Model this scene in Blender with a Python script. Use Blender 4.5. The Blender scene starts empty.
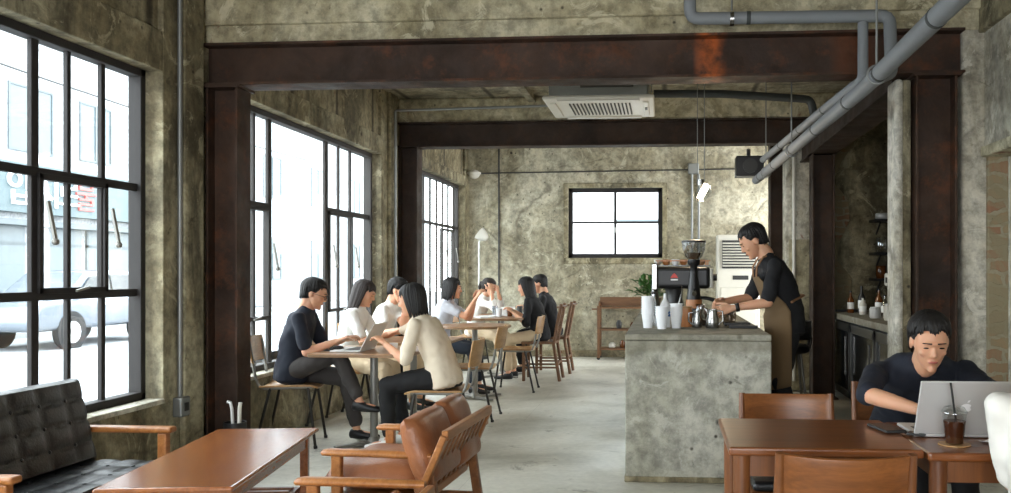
import bpy, bmesh, math, random
from mathutils import Vector, Matrix, noise, Euler
random.seed(7)
PI = math.pi
SC = bpy.context.scene
COL = SC.collection
V = Vector

# ------------------------------------------------------------------ camera, sky, light, exposure
cam_d = bpy.data.cameras.new('camera')
cam = bpy.data.objects.new('camera', cam_d); COL.objects.link(cam); SC.camera = cam
THETA = math.atan(63/850)
cam.location = (0, 0, 1.27)
cam.rotation_euler = (PI/2, 0, THETA)
cam_d.sensor_width = 36
cam_d.lens = 850/1011*36
cam_d.shift_x = -(602-505.5)/1011
cam_d.shift_y = (272-246.5)/1011
cam_d.clip_start = .05; cam_d.clip_end = 300
SC.view_settings.view_transform = 'Standard'
SC.view_settings.look = 'None'
SC.view_settings.gamma = 1
SC.view_settings.use_curve_mapping = False
SC.view_settings.exposure = 2.5
SC.cycles.use_denoising = True
SC.cycles.max_bounces = 10
SC.cycles.diffuse_bounces = 6
SC.cycles.transparent_max_bounces = 12
SC.cycles.sample_clamp_indirect = 8
W = bpy.data.worlds.new('overcast_sky'); SC.world = W; W.use_nodes = True
wn = W.node_tree.nodes; bgn = wn['Background']
bgn.inputs[0].default_value = (.93, .965, 1, 1); bgn.inputs[1].default_value = 2.1

def portal(name, loc, rot, sx, sy):
    l = bpy.data.lights.new(name, 'AREA'); l.shape = 'RECTANGLE'; l.size = sx; l.size_y = sy
    l.cycles.is_portal = True
    o = bpy.data.objects.new(name, l); COL.objects.link(o); o.location = loc; o.rotation_euler = rot
WX = -3.10
portal('daylight_portal', (-3.2, 3.0, 1.48), (0, -PI/2, 0), 2.0, 3.7)
portal('daylight_portal', (-3.2, 7.3, 1.48), (0, -PI/2, 0), 2.1, 2.9)
portal('daylight_portal', (-3.2, 11.2, 1.5), (0, -PI/2, 0), 2.1, 2.7)
portal('daylight_portal', (-.74, 12.95, 2.0), (-PI/2, 0, 0), 1.4, 1.1)
portal('daylight_portal', (-.75, -2.45, 1.6), (PI/2, 0, 0), 3.4, 2.0)

# ------------------------------------------------------------------ materials
def lin(c):
    return tuple(((x/255)/12.92 if x/255 <= .04045 else ((x/255+.055)/1.055)**2.4) for x in c) + (1,)
MATS = {}
class NT:
    def __init__(s, name):
        s.m = bpy.data.materials.new(name); s.m.use_nodes = True; s.t = s.m.node_tree
        s.b = s.t.nodes['Principled BSDF']; s.co = None
        MATS[name] = s.m
    def n(s, kind, **kw):
        nd = s.t.nodes.new(kind)
        for k, v in kw.items():
            if k in nd.inputs: nd.inputs[k].default_value = v
            else: setattr(nd, k, v)
        return nd
    def l(s, a, b): s.t.links.new(a, b)
    def coord(s, scale=(1, 1, 1)):
        if s.co is None: s.co = s.n('ShaderNodeTexCoord')
        mp = s.n('ShaderNodeMapping'); mp.inputs['Scale'].default_value = scale
        s.l(s.co.outputs['Object'], mp.inputs[0]); return mp.outputs[0]
    def noise(s, scale, detail=6, rough=.6, co=None, dist=0):
        nd = s.n('ShaderNodeTexNoise', Scale=scale, Detail=detail, Roughness=rough, Distortion=dist)
        s.l(co if co is not None else s.coord(), nd.inputs['Vector']); return nd.outputs['Fac']
    def ramp(s, fac, stops):
        r = s.n('ShaderNodeValToRGB'); e = r.color_ramp.elements
        while len(e) < len(stops): e.new(.5)
        for el, (p, c) in zip(e, stops): el.position = p; el.color = c if len(c) == 4 else tuple(c)+(1,)
        s.l(fac, r.inputs[0]); return r.outputs[0]
    def mix(s, fac, a, b, mode='MIX'):
        m = s.n('ShaderNodeMix', data_type='RGBA', blend_type=mode)
        for i, v in ((0, fac), (6, a), (7, b)):
            if hasattr(v, 'links'): s.l(v, m.inputs[i])
            else: m.inputs[i].default_value = v
        return m.outputs[2]
    def bump(s, h, strength=.3, dist=.01):
        b = s.n('ShaderNodeBump', Strength=strength, Distance=dist); s.l(h, b.inputs['Height'])
        s.l(b.outputs[0], s.b.inputs['Normal'])
    def out(s, col=None, rough=None, metal=None):
        if col is not None:
            if hasattr(col, 'links'): s.l(col, s.b.inputs['Base Color'])
            else: s.b.inputs['Base Color'].default_value = col
        if rough is not None:
            if hasattr(rough, 'links'): s.l(rough, s.b.inputs['Roughness'])
            else: s.b.inputs['Roughness'].default_value = rough
        if metal is not None: s.b.inputs['Metallic'].default_value = metal
        return s.m
G = lambda v: (v, v, v, 1)

def concrete(name, dark, mid, light, sc=.9, rough=.9, bmp=.5, pits=.5, drip=.6, rust=0, boards=False, band=None):
    s = NT(name)
    a = s.noise(sc, 9, .68, dist=.8)
    c = s.ramp(a, [(.34, lin(dark)), (.47, lin(mid)), (.60, lin(light))])
    d = s.noise(1.3, 7, .65, co=s.coord((1.7, 1.7, .5)), dist=.6)
    c = s.mix(s.ramp(d, [(.40, G(drip)), (.54, G(0))]), c, lin(tuple(x*.62 for x in dark)))
    f = s.noise(12, 9, .72)
    c = s.mix(.6, c, s.ramp(f, [(.38, G(.3)), (.6, G(1.2))]), 'MULTIPLY')
    e = s.noise(2.6, 9, .75, dist=1.6)
    c = s.mix(s.ramp(e, [(.56, G(0)), (.61, G(.55))]), c, lin(tuple(min(255, x*1.06) for x in light)))
    c = s.mix(s.ramp(e, [(.34, G(.75)), (.40, G(0))]), c, lin(tuple(x*.7 for x in dark)))
    # small air holes and larger chipped spots
    msk = s.ramp(s.noise(1.7, 4), [(.48, G(0)), (.56, G(1))])
    for vs, r0, r1 in ((9.0, .05, .13), (2.6, .035, .07)):
        v = s.n('ShaderNodeTexVoronoi', Scale=vs); s.l(s.coord(), v.inputs['Vector'])
        pit = s.ramp(v.outputs['Distance'], [(r0, G(pits)), (r1, G(0))])
        c = s.mix(s.mix(1.0, pit, msk, 'MULTIPLY'), c, lin((44, 38, 28)))
    # hairline cracks
    v = s.n('ShaderNodeTexVoronoi', Scale=.45, feature='DISTANCE_TO_EDGE')
    nz = s.n('ShaderNodeTexNoise', Scale=2.0, Detail=6.0); s.l(s.coord(), nz.inputs['Vector'])
    ad = s.mix(.22, s.coord(), nz.outputs['Color'], 'ADD'); s.l(ad, v.inputs['Vector'])
    ck = s.ramp(v.outputs['Distance'], [(.001, G(.5)), (.006, G(0))])
    c = s.mix(s.mix(1.0, ck, msk, 'MULTIPLY'), c, lin((52, 44, 32)))
    if rust:
        r = s.noise(2.2, 8, .72, co=s.coord((1, 1, .6)), dist=.5)
        c = s.mix(s.ramp(r, [(.66-rust*.05, G(0)), (.68, G(.85))]), c, lin((112, 56, 28)))
    if boards:
        w = s.n('ShaderNodeTexWave', Scale=.33, Distortion=.3, bands_direction=boards); s.l(s.coord(), w.inputs['Vector'])
        c = s.mix(s.ramp(w.outputs['Fac'], [(.0, G(.8)), (.015, G(0))]), c, lin((45, 38, 28)))
    if band:
        sp = s.n('ShaderNodeSeparateXYZ'); s.l(s.co.outputs['Object'], sp.inputs[0]); wob = s.n('ShaderNodeMath', operation='MULTIPLY_ADD'); wob.inputs[1].default_value = .16; s.l(s.noise(2.2, 8, .7), wob.inputs[0]); s.l(sp.outputs[2], wob.inputs[2])
        k = s.ramp(wob.outputs[0], [(band[0]+.05, G(0)), (band[0]+.085, G(.5))]); c = s.mix(k, c, lin((104, 98, 78)))
    h = s.mix(.5, f, e); s.bump(s.mix(1.0, h, s.mix(.5, G(1), a), 'MULTIPLY'), bmp, .03)
    return s.out(c, rough)

concrete('raw_concrete', (98, 88, 64), (140, 130, 102), (180, 172, 144), pits=.9, drip=.7)
concrete('back_wall_concrete', (130, 122, 98), (166, 158, 134), (196, 190, 168), sc=.7, drip=.35, pits=.95)
concrete('beam_concrete', (140, 130, 100), (176, 166, 136), (206, 198, 170), rust=1.0, pits=.9, drip=.3)
concrete('block_concrete', (96, 86, 62), (136, 124, 96), (166, 156, 128), boards='Y', rust=.5)
concrete('ceiling_concrete', (126, 118, 96), (160, 152, 128), (184, 176, 152), rust=.6, boards='X')
concrete('pale_plaster', (150, 142, 122), (190, 184, 166), (214, 210, 196), sc=1.2, drip=.35, rust=.3)
concrete('peeling_paint', (146, 138, 118), (188, 182, 166), (212, 208, 196), sc=1.3, drip=.5, rust=.5)
concrete('counter_concrete', (152, 150, 134), (172, 170, 156), (186, 184, 172), sc=1.1, rough=.7, drip=.12, pits=.95, band=(.79, .87))
concrete('outer_render', (140, 143, 146), (152, 155, 158), (164, 167, 170), sc=.4, drip=.05, pits=0, bmp=.1)

s = NT('floor_concrete')
a = s.noise(.8, 8, .6, dist=.6)
c = s.ramp(a, [(.34, lin((164, 160, 145))), (.48, lin((196, 192, 178))), (.62, lin((216, 213, 201)))])
c = s.mix(s.ramp(s.noise(2.4, 9, .75, dist=1.5), [(.34, G(.65)), (.42, G(0))]), c, lin((112, 106, 90)))
c = s.mix(.4, c, s.ramp(s.noise(22, 6), [(.3, G(.55)), (.7, G(1))]), 'MULTIPLY')
bk = s.n('ShaderNodeTexBrick', Scale=1.0); bk.inputs['Brick Width'].default_value = 2.4; bk.inputs['Row Height'].default_value = 1.8; bk.inputs['Mortar Size'].default_value = .002
s.l(s.coord(), bk.inputs['Vector'])
c = s.mix(s.ramp(bk.outputs['Fac'], [(.4, G(0)), (.8, G(.35))]), c, lin((88, 84, 74)))
s.bump(s.noise(9, 8), .12, .01)
s.out(c, s.ramp(s.noise(1.4, 6), [(.3, G(.3)), (.7, G(.6))]))

def rusty(name, base, hi, orange, amount=.5, rough=.7, streak=None):
    s = NT(name)
    c = s.ramp(s.noise(2.2, 9, .7, dist=.5), [(.34, lin(base)), (.66, lin(hi))])
    c = s.mix(s.ramp(s.noise(5, 8, .75), [(.52, G(0)), (.66, G(amount))]), c, lin(orange))
    c = s.mix(s.ramp(s.noise(.9, 4, .6, co=s.coord((1.5, 1.5, .4))), [(.62, G(0)), (.7, G(amount))]), c, lin(orange))
    if streak is not None:
        mp = s.n('ShaderNodeMapping'); mp.inputs['Location'].default_value = (-streak, 0, 0); s.l(s.co.outputs['Object'], mp.inputs[0])
        sp = s.n('ShaderNodeSeparateXYZ'); s.l(mp.outputs[0], sp.inputs[0]); ab = s.n('ShaderNodeMath', operation='ABSOLUTE'); s.l(sp.outputs[0], ab.inputs[0])
        k = s.ramp(ab.outputs[0], [(.02, G(1)), (.11, G(0))]); k = s.mix(1.0, k, s.ramp(s.noise(9, 6), [(.35, G(.1)), (.6, G(1))]), 'MULTIPLY')
        c = s.mix(k, c, lin((178, 92, 40)))
    s.bump(s.noise(40, 6, .7), .35, .004)
    s.b.inputs['Specular IOR Level'].default_value = .35
    return s.out(c, s.ramp(s.noise(6, 5), [(.3, G(rough-.18)), (.7, G(rough+.15))]), .15)
rusty('rusted_steel', (40, 29, 22), (74, 54, 42), (118, 66, 34), .4, streak=.28)
rusty('dark_steel', (40, 31, 25), (66, 51, 41), (96, 62, 40), .25)

def wood(name, a, b, sc=6, rough=.4, axis='X', coat=.0):
    s = NT(name)
    k = {'X': (1, 9, 9), 'Y': (9, 1, 9), 'Z': (9, 9, 1)}[axis]
    g = s.noise(sc*.35, 8, .65, co=s.coord(k), dist=.6)
    c = s.ramp(g, [(.3, lin(a)), (.7, lin(b))])
    fg = s.noise(sc*2.2, 6, .7, co=s.coord(tuple(x*1.0 if x > 1 else .6 for x in k)))
    c = s.mix(.45, c, s.ramp(fg, [(.35, G(.55)), (.6, G(1))]), 'MULTIPLY')
    s.bump(fg, .08, .003)
    s.b.inputs['Coat Weight'].default_value = coat; s.b.inputs['Coat Roughness'].default_value = .2
    return s.out(c, rough)
wood('teak', (122, 68, 30), (170, 102, 52), rough=.26, axis='Y', coat=.5)
wood('teak_frame', (108, 66, 32), (150, 98, 54), rough=.42, axis='X')
wood('armrest_wood', (142, 86, 40), (186, 124, 68), rough=.38, axis='X')
wood('mahogany', (104, 56, 24), (144, 84, 40), rough=.28, axis='X', coat=.3)
wood('mahogany_frame', (98, 56, 28), (136, 84, 44), rough=.38, axis='Z')
wood('chair_wood', (108, 62, 28), (150, 92, 46), rough=.35, axis='X')
wood('plywood', (150, 108, 62), (194, 152, 100), rough=.4, axis='X')
wood('plywood_dark', (112, 84, 56), (150, 116, 80), rough=.42, axis='X')
wood('table_wood', (140, 100, 66), (178, 138, 98), rough=.35, axis='Y')
wood('cart_wood', (88, 58, 34), (124, 86, 52), rough=.5, axis='X')

def plain(name, c, rough=.5, metal=0, var=.12, bmp=0, bsc=60, **kw):
    s = NT(name)
    col = lin(c)
    cc = s.mix(s.noise(4, 5), tuple(x*(1-var) for x in col[:3])+(1,), tuple(min(1, x*(1+var)) for x in col[:3])+(1,))
    if bmp: s.bump(s.noise(bsc, 6, .7), bmp, .004)
    for k, v in kw.items(): s.b.inputs[k.replace('_', ' ')].default_value = v
    return s.out(cc, rough, metal)
plain('black_frame', (30, 26, 25), .75, 0)
plain('grey_window_frame', (50, 46, 43), .75, 0)
plain('tube_steel', (132, 130, 124), .35, .4)
plain('dark_tube', (52, 50, 47), .4, .6)
plain('galvanised', (140, 142, 140), .45, .6, bmp=.15)
plain('pipe_wrap', (126, 130, 134), .62, 0, .15, bmp=.4, bsc=25)
plain('dark_wrap', (58, 62, 62), .7)
plain('white_plastic', (206, 203, 192), .4)
plain('paper_white', (236, 236, 232), .7)
plain('cup_white', (236, 238, 240), .35)
plain('black_plastic', (22, 22, 23), .4)
plain('dark_grey', (48, 48, 48), .5)
plain('vent_shadow', (70, 68, 62), .8)
plain('chrome', (160, 160, 158), .25, 1.0, .04)
plain('aluminium', (206, 206, 204), .45, .25, .03)
plain('copper_wood', (178, 118, 72), .35)
plain('skin', (214, 160, 128), .5, 0, .06, Subsurface_Weight=.12)
plain('lip', (176, 100, 88), .45)
plain('eye_dark', (28, 20, 18), .25)
plain('hair_black', (20, 17, 16), .6, 0, .2)
plain('hair_brown', (38, 28, 23), .6, 0, .2)
plain('navy_knit', (24, 29, 42), .85, 0, .15, bmp=.3, bsc=12)
plain('black_cotton', (20, 20, 23), .85, 0, .15, bmp=.3, bsc=10)
plain('cream_knit', (222, 208, 186), .9, 0, .06, bmp=.4, bsc=14)
plain('white_cotton', (232, 230, 224), .85, 0, .05, bmp=.3, bsc=10)
plain('pale_grey_cotton', (190, 192, 200), .85, 0, .06, bmp=.3, bsc=10)
plain('charcoal_trouser', (58, 54, 52), .85, 0, .1, bmp=.35, bsc=14)
plain('black_trouser', (19, 19, 21), .85, 0, .1, bmp=.3)
plain('navy_trouser', (30, 38, 50), .85, 0, .1, bmp=.3)
plain('beige_trouser', (206, 184, 152), .85, 0, .06, bmp=.3)
plain('apron_canvas', (112, 90, 62), .85, 0, .12, bmp=.35, bsc=30)
plain('shoe_black', (20, 20, 21), .5)
plain('shoe_white', (222, 220, 214), .6)
plain('sock_grey', (190, 190, 186), .8)
plain('leaf', (54, 92, 38), .45, 0, .5)
plain('terracotta', (120, 84, 62), .8)
plain('coffee', (70, 34, 16), .15)
plain('bright_render', (226, 228, 230), .8, 0, .04)
plain('asphalt', (140, 143, 146), .9, 0, .06)
plain('paving', (146, 148, 149), .9, 0, .06)
plain('car_paint', (100, 107, 116), .25, .3, .03, Coat_Weight=.6)
plain('car_glass', (28, 34, 39), .12, .0)
plain('tyre', (24, 24, 26), .8)
plain('shop_glass', (80, 92, 97), .3)
plain('outer_trim', (92, 99, 102), .7)
plain('sign_panel', (78, 92, 96), .6)
plain('sign_white', (250, 250, 250), .6, var=0)
plain('sign_red', (176, 78, 76), .6)
plain('red_mark', (206, 70, 60), .5)
plain('blue_mark', (60, 110, 170), .5)
plain('paper_brown', (150, 110, 76), .7)
plain('amber_glass', (96, 54, 22), .15)
plain('leather_seam', (112, 62, 36), .6)
plain('fridge_steel', (96, 98, 98), .35, .8)

s = NT('tan_leather')
c = s.ramp(s.noise(3, 7, .6, dist=.5), [(.3, lin((122, 74, 46))), (.7, lin((168, 108, 70)))])
s.bump(s.mix(.5, s.noise(9, 6, .6, dist=2), s.noise(90, 3)), .45, .01); s.out(c, .36)
s = NT('black_leather')
s.bump(s.mix(.5, s.noise(8, 6, .6, dist=2), s.noise(90, 3)), .35, .008); s.out(lin((15, 17, 20)), .36)
s = NT('brickwork')
bk = s.n('ShaderNodeTexBrick', Scale=1.0)
for k, v in (('Brick Width', .2), ('Row Height', .075), ('Mortar Size', .012), ('Color1', lin((138, 100, 76))), ('Color2', lin((146, 128, 98))), ('Mortar', lin((150, 142, 120)))): bk.inputs[k].default_value = v
mp = s.n('ShaderNodeMapping'); s.co = s.n('ShaderNodeTexCoord'); s.l(s.co.outputs['Object'], mp.inputs[0]); mp.inputs['Rotation'].default_value = (PI/2, 0, 0)
nz = s.n('ShaderNodeTexNoise', Scale=7.0, Detail=5.0); s.l(mp.outputs[0], nz.inputs['Vector'])
ad = s.n('ShaderNodeMix', data_type='RGBA', blend_type='ADD'); ad.inputs[0].default_value = .12
s.l(mp.outputs[0], ad.inputs[6]); s.l(nz.outputs['Color'], ad.inputs[7]); s.l(ad.outputs[2], bk.inputs['Vector'])
c = s.mix(s.ramp(s.noise(2.6, 8, .7, dist=1), [(.44, G(0)), (.52, G(.9))]), bk.outputs['Color'], lin((134, 124, 98)))
s.bump(s.mix(.6, bk.outputs['Fac'], s.noise(7, 8)), .8, .03); s.out(c, .92)

def clear_glass(name, tint, gloss=.08, fac=None):
    m = bpy.data.materials.new(name); m.use_nodes = True; t = m.node_tree; MATS[name] = m
    t.nodes.clear(); o = t.nodes.new('ShaderNodeOutputMaterial'); mx = t.nodes.new('ShaderNodeMixShader')
    tr = t.nodes.new('ShaderNodeBsdfTransparent'); gl = t.nodes.new('ShaderNodeBsdfGlossy'); gl.inputs['Roughness'].default_value = .03
    tr.inputs[0].default_value = tint; mx.inputs[0].default_value = gloss
    t.links.new(tr.outputs[0], mx.inputs[1]); t.links.new(gl.outputs[0], mx.inputs[2]); t.links.new(mx.outputs[0], o.inputs[0])
clear_glass('window_glass', (.95, .98, .98, 1), .06)
clear_glass('cup_clear', (.86, .88, .88, 1), .15)
clear_glass('frosted_white', (.8, .82, .84, 1), .3)
clear_glass('smoke_clear', (.5, .45, .4, 1), .2)
s = NT('lamp_glow'); s.b.inputs['Emission Color'].default_value = (1, .82, .6, 1); s.b.inputs['Emission Strength'].default_value = 6; s.out((1, .9, .75, 1), .4)

# ------------------------------------------------------------------ mesh helpers
class MB:
    def __init__(s, M=None): s.bm = bmesh.new(); s.M = M or Matrix()
    def box(s, c, d, rot=None):
        m = s.M @ Matrix.Translation(c) @ (Euler(rot).to_matrix().to_4x4() if rot else Matrix()) @ Matrix.Diagonal((d[0], d[1], d[2], 1))
        bmesh.ops.create_cube(s.bm, size=1, matrix=m); return s
    def span(s, a, b):
        return s.box([(a[i]+b[i])/2 for i in range(3)], [abs(b[i]-a[i]) for i in range(3)])
    def bar(s, p, q, w, h=None, up=(0, 0, 1)):
        p, q = V(p), V(q); d = q-p; z = d.normalized(); u = V(up)
        if abs(z.dot(u)) > .98: u = V((0, 1, 0))
        x = u.cross(z).normalized(); y = z.cross(x)
        R = Matrix((x, y, z)).transposed().to_4x4()
        bmesh.ops.create_cube(s.bm, size=1, matrix=s.M @ Matrix.Translation((p+q)/2) @ R @ Matrix.Diagonal((w, h or w, d.length, 1))); return s
    def cone(s, p, q, r0, r1=None, seg=16):
        p, q = V(p), V(q); d = q-p; r1 = r0 if r1 is None else r1
        R = d.to_track_quat('Z', 'Y').to_matrix().to_4x4()
        bmesh.ops.create_cone(s.bm, cap_ends=True, segments=seg, radius1=r0, radius2=r1, depth=d.length, matrix=s.M @ Matrix.Translation((p+q)/2) @ R); return s
    def ball(s, c, r, sc=(1, 1, 1), seg=16, R=None):
        bmesh.ops.create_uvsphere(s.bm, u_segments=seg, v_segments=max(6, seg//2), radius=1, matrix=s.M @ Matrix.Translation(c) @ (R or Matrix()) @ Matrix.Diagonal((r*sc[0], r*sc[1], r*sc[2], 1))); return s
    def loft(s, secs, seg=16, cap=True):
        """secs: (centre, axis a, axis b, ra, rb)"""
        rings = []
        for c, a, b, ra, rb in secs:
            rings.append([s.bm.verts.new(s.M @ (V(c)+V(a)*(ra*math.cos(2*PI*k/seg))+V(b)*(rb*math.sin(2*PI*k/seg)))) for k in range(seg)])
        for r0, r1 in zip(rings, rings[1:]):
            for k in range(seg): s.bm.faces.new((r0[k], r0[(k+1) % seg], r1[(k+1) % seg], r1[k]))
        if cap:
            s.bm.faces.new(rings[0][::-1]); s.bm.faces.new(rings[-1])
        return s
    def tube(s, pts, r, seg=10, r_end=None):
        pts = [V(p) for p in pts]; n = len(pts); secs = []; pa = None
        for i, p in enumerate(pts):
            d = (pts[min(i+1, n-1)]-pts[max(i-1, 0)]).normalized()
            if pa is None: pa = d.orthogonal().normalized()
            a = (pa-d*pa.dot(d)).normalized(); pa = a; b = d.cross(a)
            rr = (r[i] if isinstance(r, (list, tuple)) else (r if r_end is None else r+(r_end-r)*i/(n-1)))
            secs.append((p, a, b, rr, rr))
        return s.loft(secs, seg)
    def lathe(s, prof, c=(0, 0, 0), seg=24, cap=True):
        return s.loft([(V(c)+V((0, 0, z)), V((1, 0, 0)), V((0, 1, 0)), max(r, .0005), max(r, .0005)) for r, z in prof], seg, cap)
    def capsule(s, p, q, r0, r1, seg=12):
        p, q = V(p), V(q); d = (q-p); L = d.length
        if L < 1e-5: return s.ball(p, r0, seg=seg)
        d.normalize(); a = d.orthogonal().normalized(); b = d.cross(a); secs = []
        for t in (-.97, -.75, -.4, 0): secs.append((p+d*r0*t, a, b, r0*math.sqrt(1-t*t), r0*math.sqrt(1-t*t)))
        for t in (0, .4, .75, .97): secs.append((q+d*r1*t, a, b, r1*math.sqrt(1-t*t), r1*math.sqrt(1-t*t)))
        return s.loft(secs, seg)
    def poly(s, pts, ext):
        """flat polygon extruded along vector ext"""
        a = [s.bm.verts.new(s.M @ V(p)) for p in pts]; b = [s.bm.verts.new(s.M @ (V(p)+V(ext))) for p in pts]
        s.bm.faces.new(a[::-1]); s.bm.faces.new(b)
        for k in range(len(pts)): s.bm.faces.new((a[k], a[(k+1) % len(a)], b[(k+1) % len(a)], b[k]))
        return s
    def grid(s, fn, nu, nv, thick=None):
        vs = [[s.bm.verts.new(s.M @ V(fn(i/nu, j/nv))) for j in range(nv+1)] for i in range(nu+1)]
        for i in range(nu):
            for j in range(nv): s.bm.faces.new((vs[i][j], vs[i+1][j], vs[i+1][j+1], vs[i][j+1]))
        return s
    def build(s, name, mat, parent=None, smooth=False, bevel=0, solid=0, sub=0, seg=2):
        bmesh.ops.recalc_face_normals(s.bm, faces=s.bm.faces)
        me = bpy.data.meshes.new(name); s.bm.to_mesh(me); s.bm.free()
        me.materials.append(MATS[mat])
        if smooth:
            for p in me.polygons: p.use_smooth = True
            me.set_sharp_from_angle(angle=math.radians(50))
        o = bpy.data.objects.new(name, me); COL.objects.link(o)
        if parent is not None: o.parent = parent
        if solid: md = o.modifiers.new('solid', 'SOLIDIFY'); md.thickness = solid; md.offset = 0
        if bevel:
            md = o.modifiers.new('edge', 'BEVEL'); md.width = bevel; md.segments = seg; md.limit_method = 'ANGLE'; md.angle_limit = math.radians(40)
        if sub: md = o.modifiers.new('sub', 'SUBSURF'); md.levels = sub; md.render_levels = sub
        return o
def tag(o, label, cat, group=None):
    o['label'] = label; o['category'] = cat
    if group: o['group'] = group
    return o
def thing(name, label, cat, loc=(0, 0, 0), rz=0, group=None):
    o = bpy.data.objects.new(name, None); COL.objects.link(o); o.empty_display_size = .1
    o.location = loc; o.rotation_euler = (0, 0, rz); return tag(o, label, cat, group)
def struct(o): o['kind'] = 'structure'; return o
def dup(root, loc, rz, label, group=None):
    r = root.copy(); COL.objects.link(r); r.location = loc; r.rotation_euler = (0, 0, rz); r['label'] = label
    if group: r['group'] = group
    for ch in list(root.children):
        c = ch.copy(); COL.objects.link(c); c.parent = r
        for g in list(ch.children):
            d = g.copy(); COL.objects.link(d); d.parent = c
    return r
def text(name, body, size, loc, rot, mat, parent, ext=.01):
    cu = bpy.data.curves.new(name, 'FONT'); cu.body = body; cu.size = size; cu.extrude = ext; cu.align_x = 'CENTER'; cu.align_y = 'CENTER'
    cu.materials.append(MATS[mat]); o = bpy.data.objects.new(name, cu); COL.objects.link(o); o.location = loc; o.rotation_euler = rot
    dg = bpy.context.evaluated_depsgraph_get(); me = bpy.data.meshes.new_from_object(o.evaluated_get(dg)); bpy.data.objects.remove(o)
    o = bpy.data.objects.new(name, me); COL.objects.link(o); o.location = loc; o.rotation_euler = rot; o.parent = parent
    return o

# ------------------------------------------------------------------ the room
LX, RX, BY, CZ = -2.97, 1.93, 12.7, 3.2
FY = -2.5
struct(MB().span((-3.35, FY, -.12), (3.4, BY+.3, 0)).build('floor', 'floor_concrete'))
struct(MB().span((-3.35, FY, CZ), (3.4, BY+.3, CZ+.2)).build('ceiling', 'ceiling_concrete'))
W1 = (1.2, 4.84, .49, 2.46); W2 = (5.5, 8.74, .49, 2.51); W3 = (9.6, 12.48, .5, 2.56)
m = MB(); ox = -3.17
m.span((ox, FY, 0), (LX, BY+.2, .49))
ys = [FY, W1[0], W1[1], W2[0], W2[1], W3[0], W3[1], BY+.2]
for a, b in ((ys[0], ys[1]), (ys[2], ys[3]), (ys[4], ys[5]), (ys[6], ys[7])): m.span((ox, a, .49), (LX, b, CZ))
for w in (W1, W2, W3): m.span((ox, w[0], w[3]), (LX, w[1], 2.70))
struct(m.build('wall_left', 'raw_concrete', bevel=.006))
m = MB()
for w in (W1, W2, W3): m.span((ox, w[0], 2.70), (LX-.035, w[1], CZ))
struct(m.build('wall_left_upper', 'block_concrete'))
# pilasters on the left wall
m = MB(); m.span((LX, 5.0, 0), (LX+.04, 5.22, CZ)); struct(m.build('pillar', 'raw_concrete', bevel=.012))
m = MB(); m.span((LX, 8.92, 0), (LX+.04, 9.16, CZ)); struct(m.build('pillar', 'raw_concrete', bevel=.012))
# sills
for w in (W1, W2, W3):
    struct(MB().span((-3.165, w[0]+.005, w[2]), (LX+.015, w[1]-.005, w[2]+.03)).build('window_sill', 'pale_plaster', bevel=.006))
# back wall with window opening
bw = (-1.45, -.04, 1.48, 2.53)
m = MB()
m.span((LX, BY, 0), (bw[0], BY+.2, CZ)).span((bw[1], BY, 0), (3.3, BY+.2, CZ)).span((bw[0], BY, 0), (bw[1], BY+.2, bw[2])).span((bw[0], BY, bw[3]), (bw[1], BY+.2, CZ))
struct(m.build('wall_back', 'back_wall_concrete'))
m = MB()
m.span((bw[0]-.07, BY-.025, bw[2]-.09), (bw[1]+.07, BY+.0, bw[2])).span((bw[0]-.07, BY-.025, bw[3]), (bw[1]+.07, BY, bw[3]+.07))
m.span((bw[0]-.07, BY-.025, bw[2]), (bw[0], BY, bw[3])).span((bw[1], BY-.025, bw[2]), (bw[1]+.07, BY, bw[3]))
struct(m.build('trim_1', 'raw_concrete', bevel=.008))
m = MB().span((LX, BY-.05, 0), (3.2, BY, .1)); struct(m.build('baseboard_back', 'block_concrete', bevel=.01))
# window frames
def window(name, ys_, zs, x, w, mat, extra=None, y_axis=True):
    pass
def left_window(idx, w, mull, rails, mat, sashes, fw=.045, thin=.022):
    """mull: [(y, width)], rails: [(y0,y1,z,width)], sashes: [(y0,y1,z0,z1)]"""
    y0, y1, z0, z1 = w[0], w[1]-.03, w[2]+.03, w[3]
    X = WX
    m = MB()
    m.span((X-.04, y0, z0), (X+.04, y1, z0+fw)).span((X-.04, y0, z1-fw), (X+.04, y1, z1)).span((X-.04, y0, z0), (X+.04, y0+fw, z1)).span((X-.04, y1-fw, z0), (X+.04, y1, z1))
    for y, wd in mull: m.span((X-.012, y-wd/2, z0), (X+.014, y+wd/2, z1))
    for a, b, z, wd in rails: m.span((X-.012, a, z-wd/2), (X+.016, b, z+wd/2))
    o = struct(m.build('window_%d' % idx, mat, bevel=.004))
    g = MB().span((X-.004, y0+.01, z0+.01), (X+.004, y1-.01, z1-.01)).build('glass', 'window_glass', o)
    for a, b, c, d in sashes:
        m = MB(); k = .03
        m.span((X-.02, a, c), (X+.03, a+k, d)).span((X-.02, b-k, c), (X+.03, b, d)).span((X-.02, a, c), (X+.03, b, c+k)).span((X-.02, a, d-k), (X+.03, b, d))
        sh = m.build('sash', mat, o, bevel=.003)
        for yy in (a+.015, b-.015):
            h = MB(); zc = (c+d)/2+.02
            h.bar((X+.06, yy, zc+.14), (X+.085, yy+.02, zc-.05), .012, .02).ball((X+.085, yy+.02, zc-.06), .018)
            h.build('stay_arm', 'tube_steel', sh, True)
        h = MB().bar((X+.06, (a+b)/2-.04, c+.012), (X+.08, (a+b)/2+.03, c+.03), .012).build('catch', 'tube_steel', sh)
    return o
mw = [3.95, 4.21, 4.47]
left_window(1, W1, [(3.96, .05), (4.2, .028), (4.47, .034)]+[(3.71-.26*k, .05 if k % 2 else .028) for k in range(9)],
            [(W1[0], 4.81, 1.765, .045), (W1[0], 4.81, 1.15, .045)], 'black_frame', [(3.97, 4.49, 1.16, 1.76), (2.9, 3.42, 1.16, 1.76)])
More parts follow.
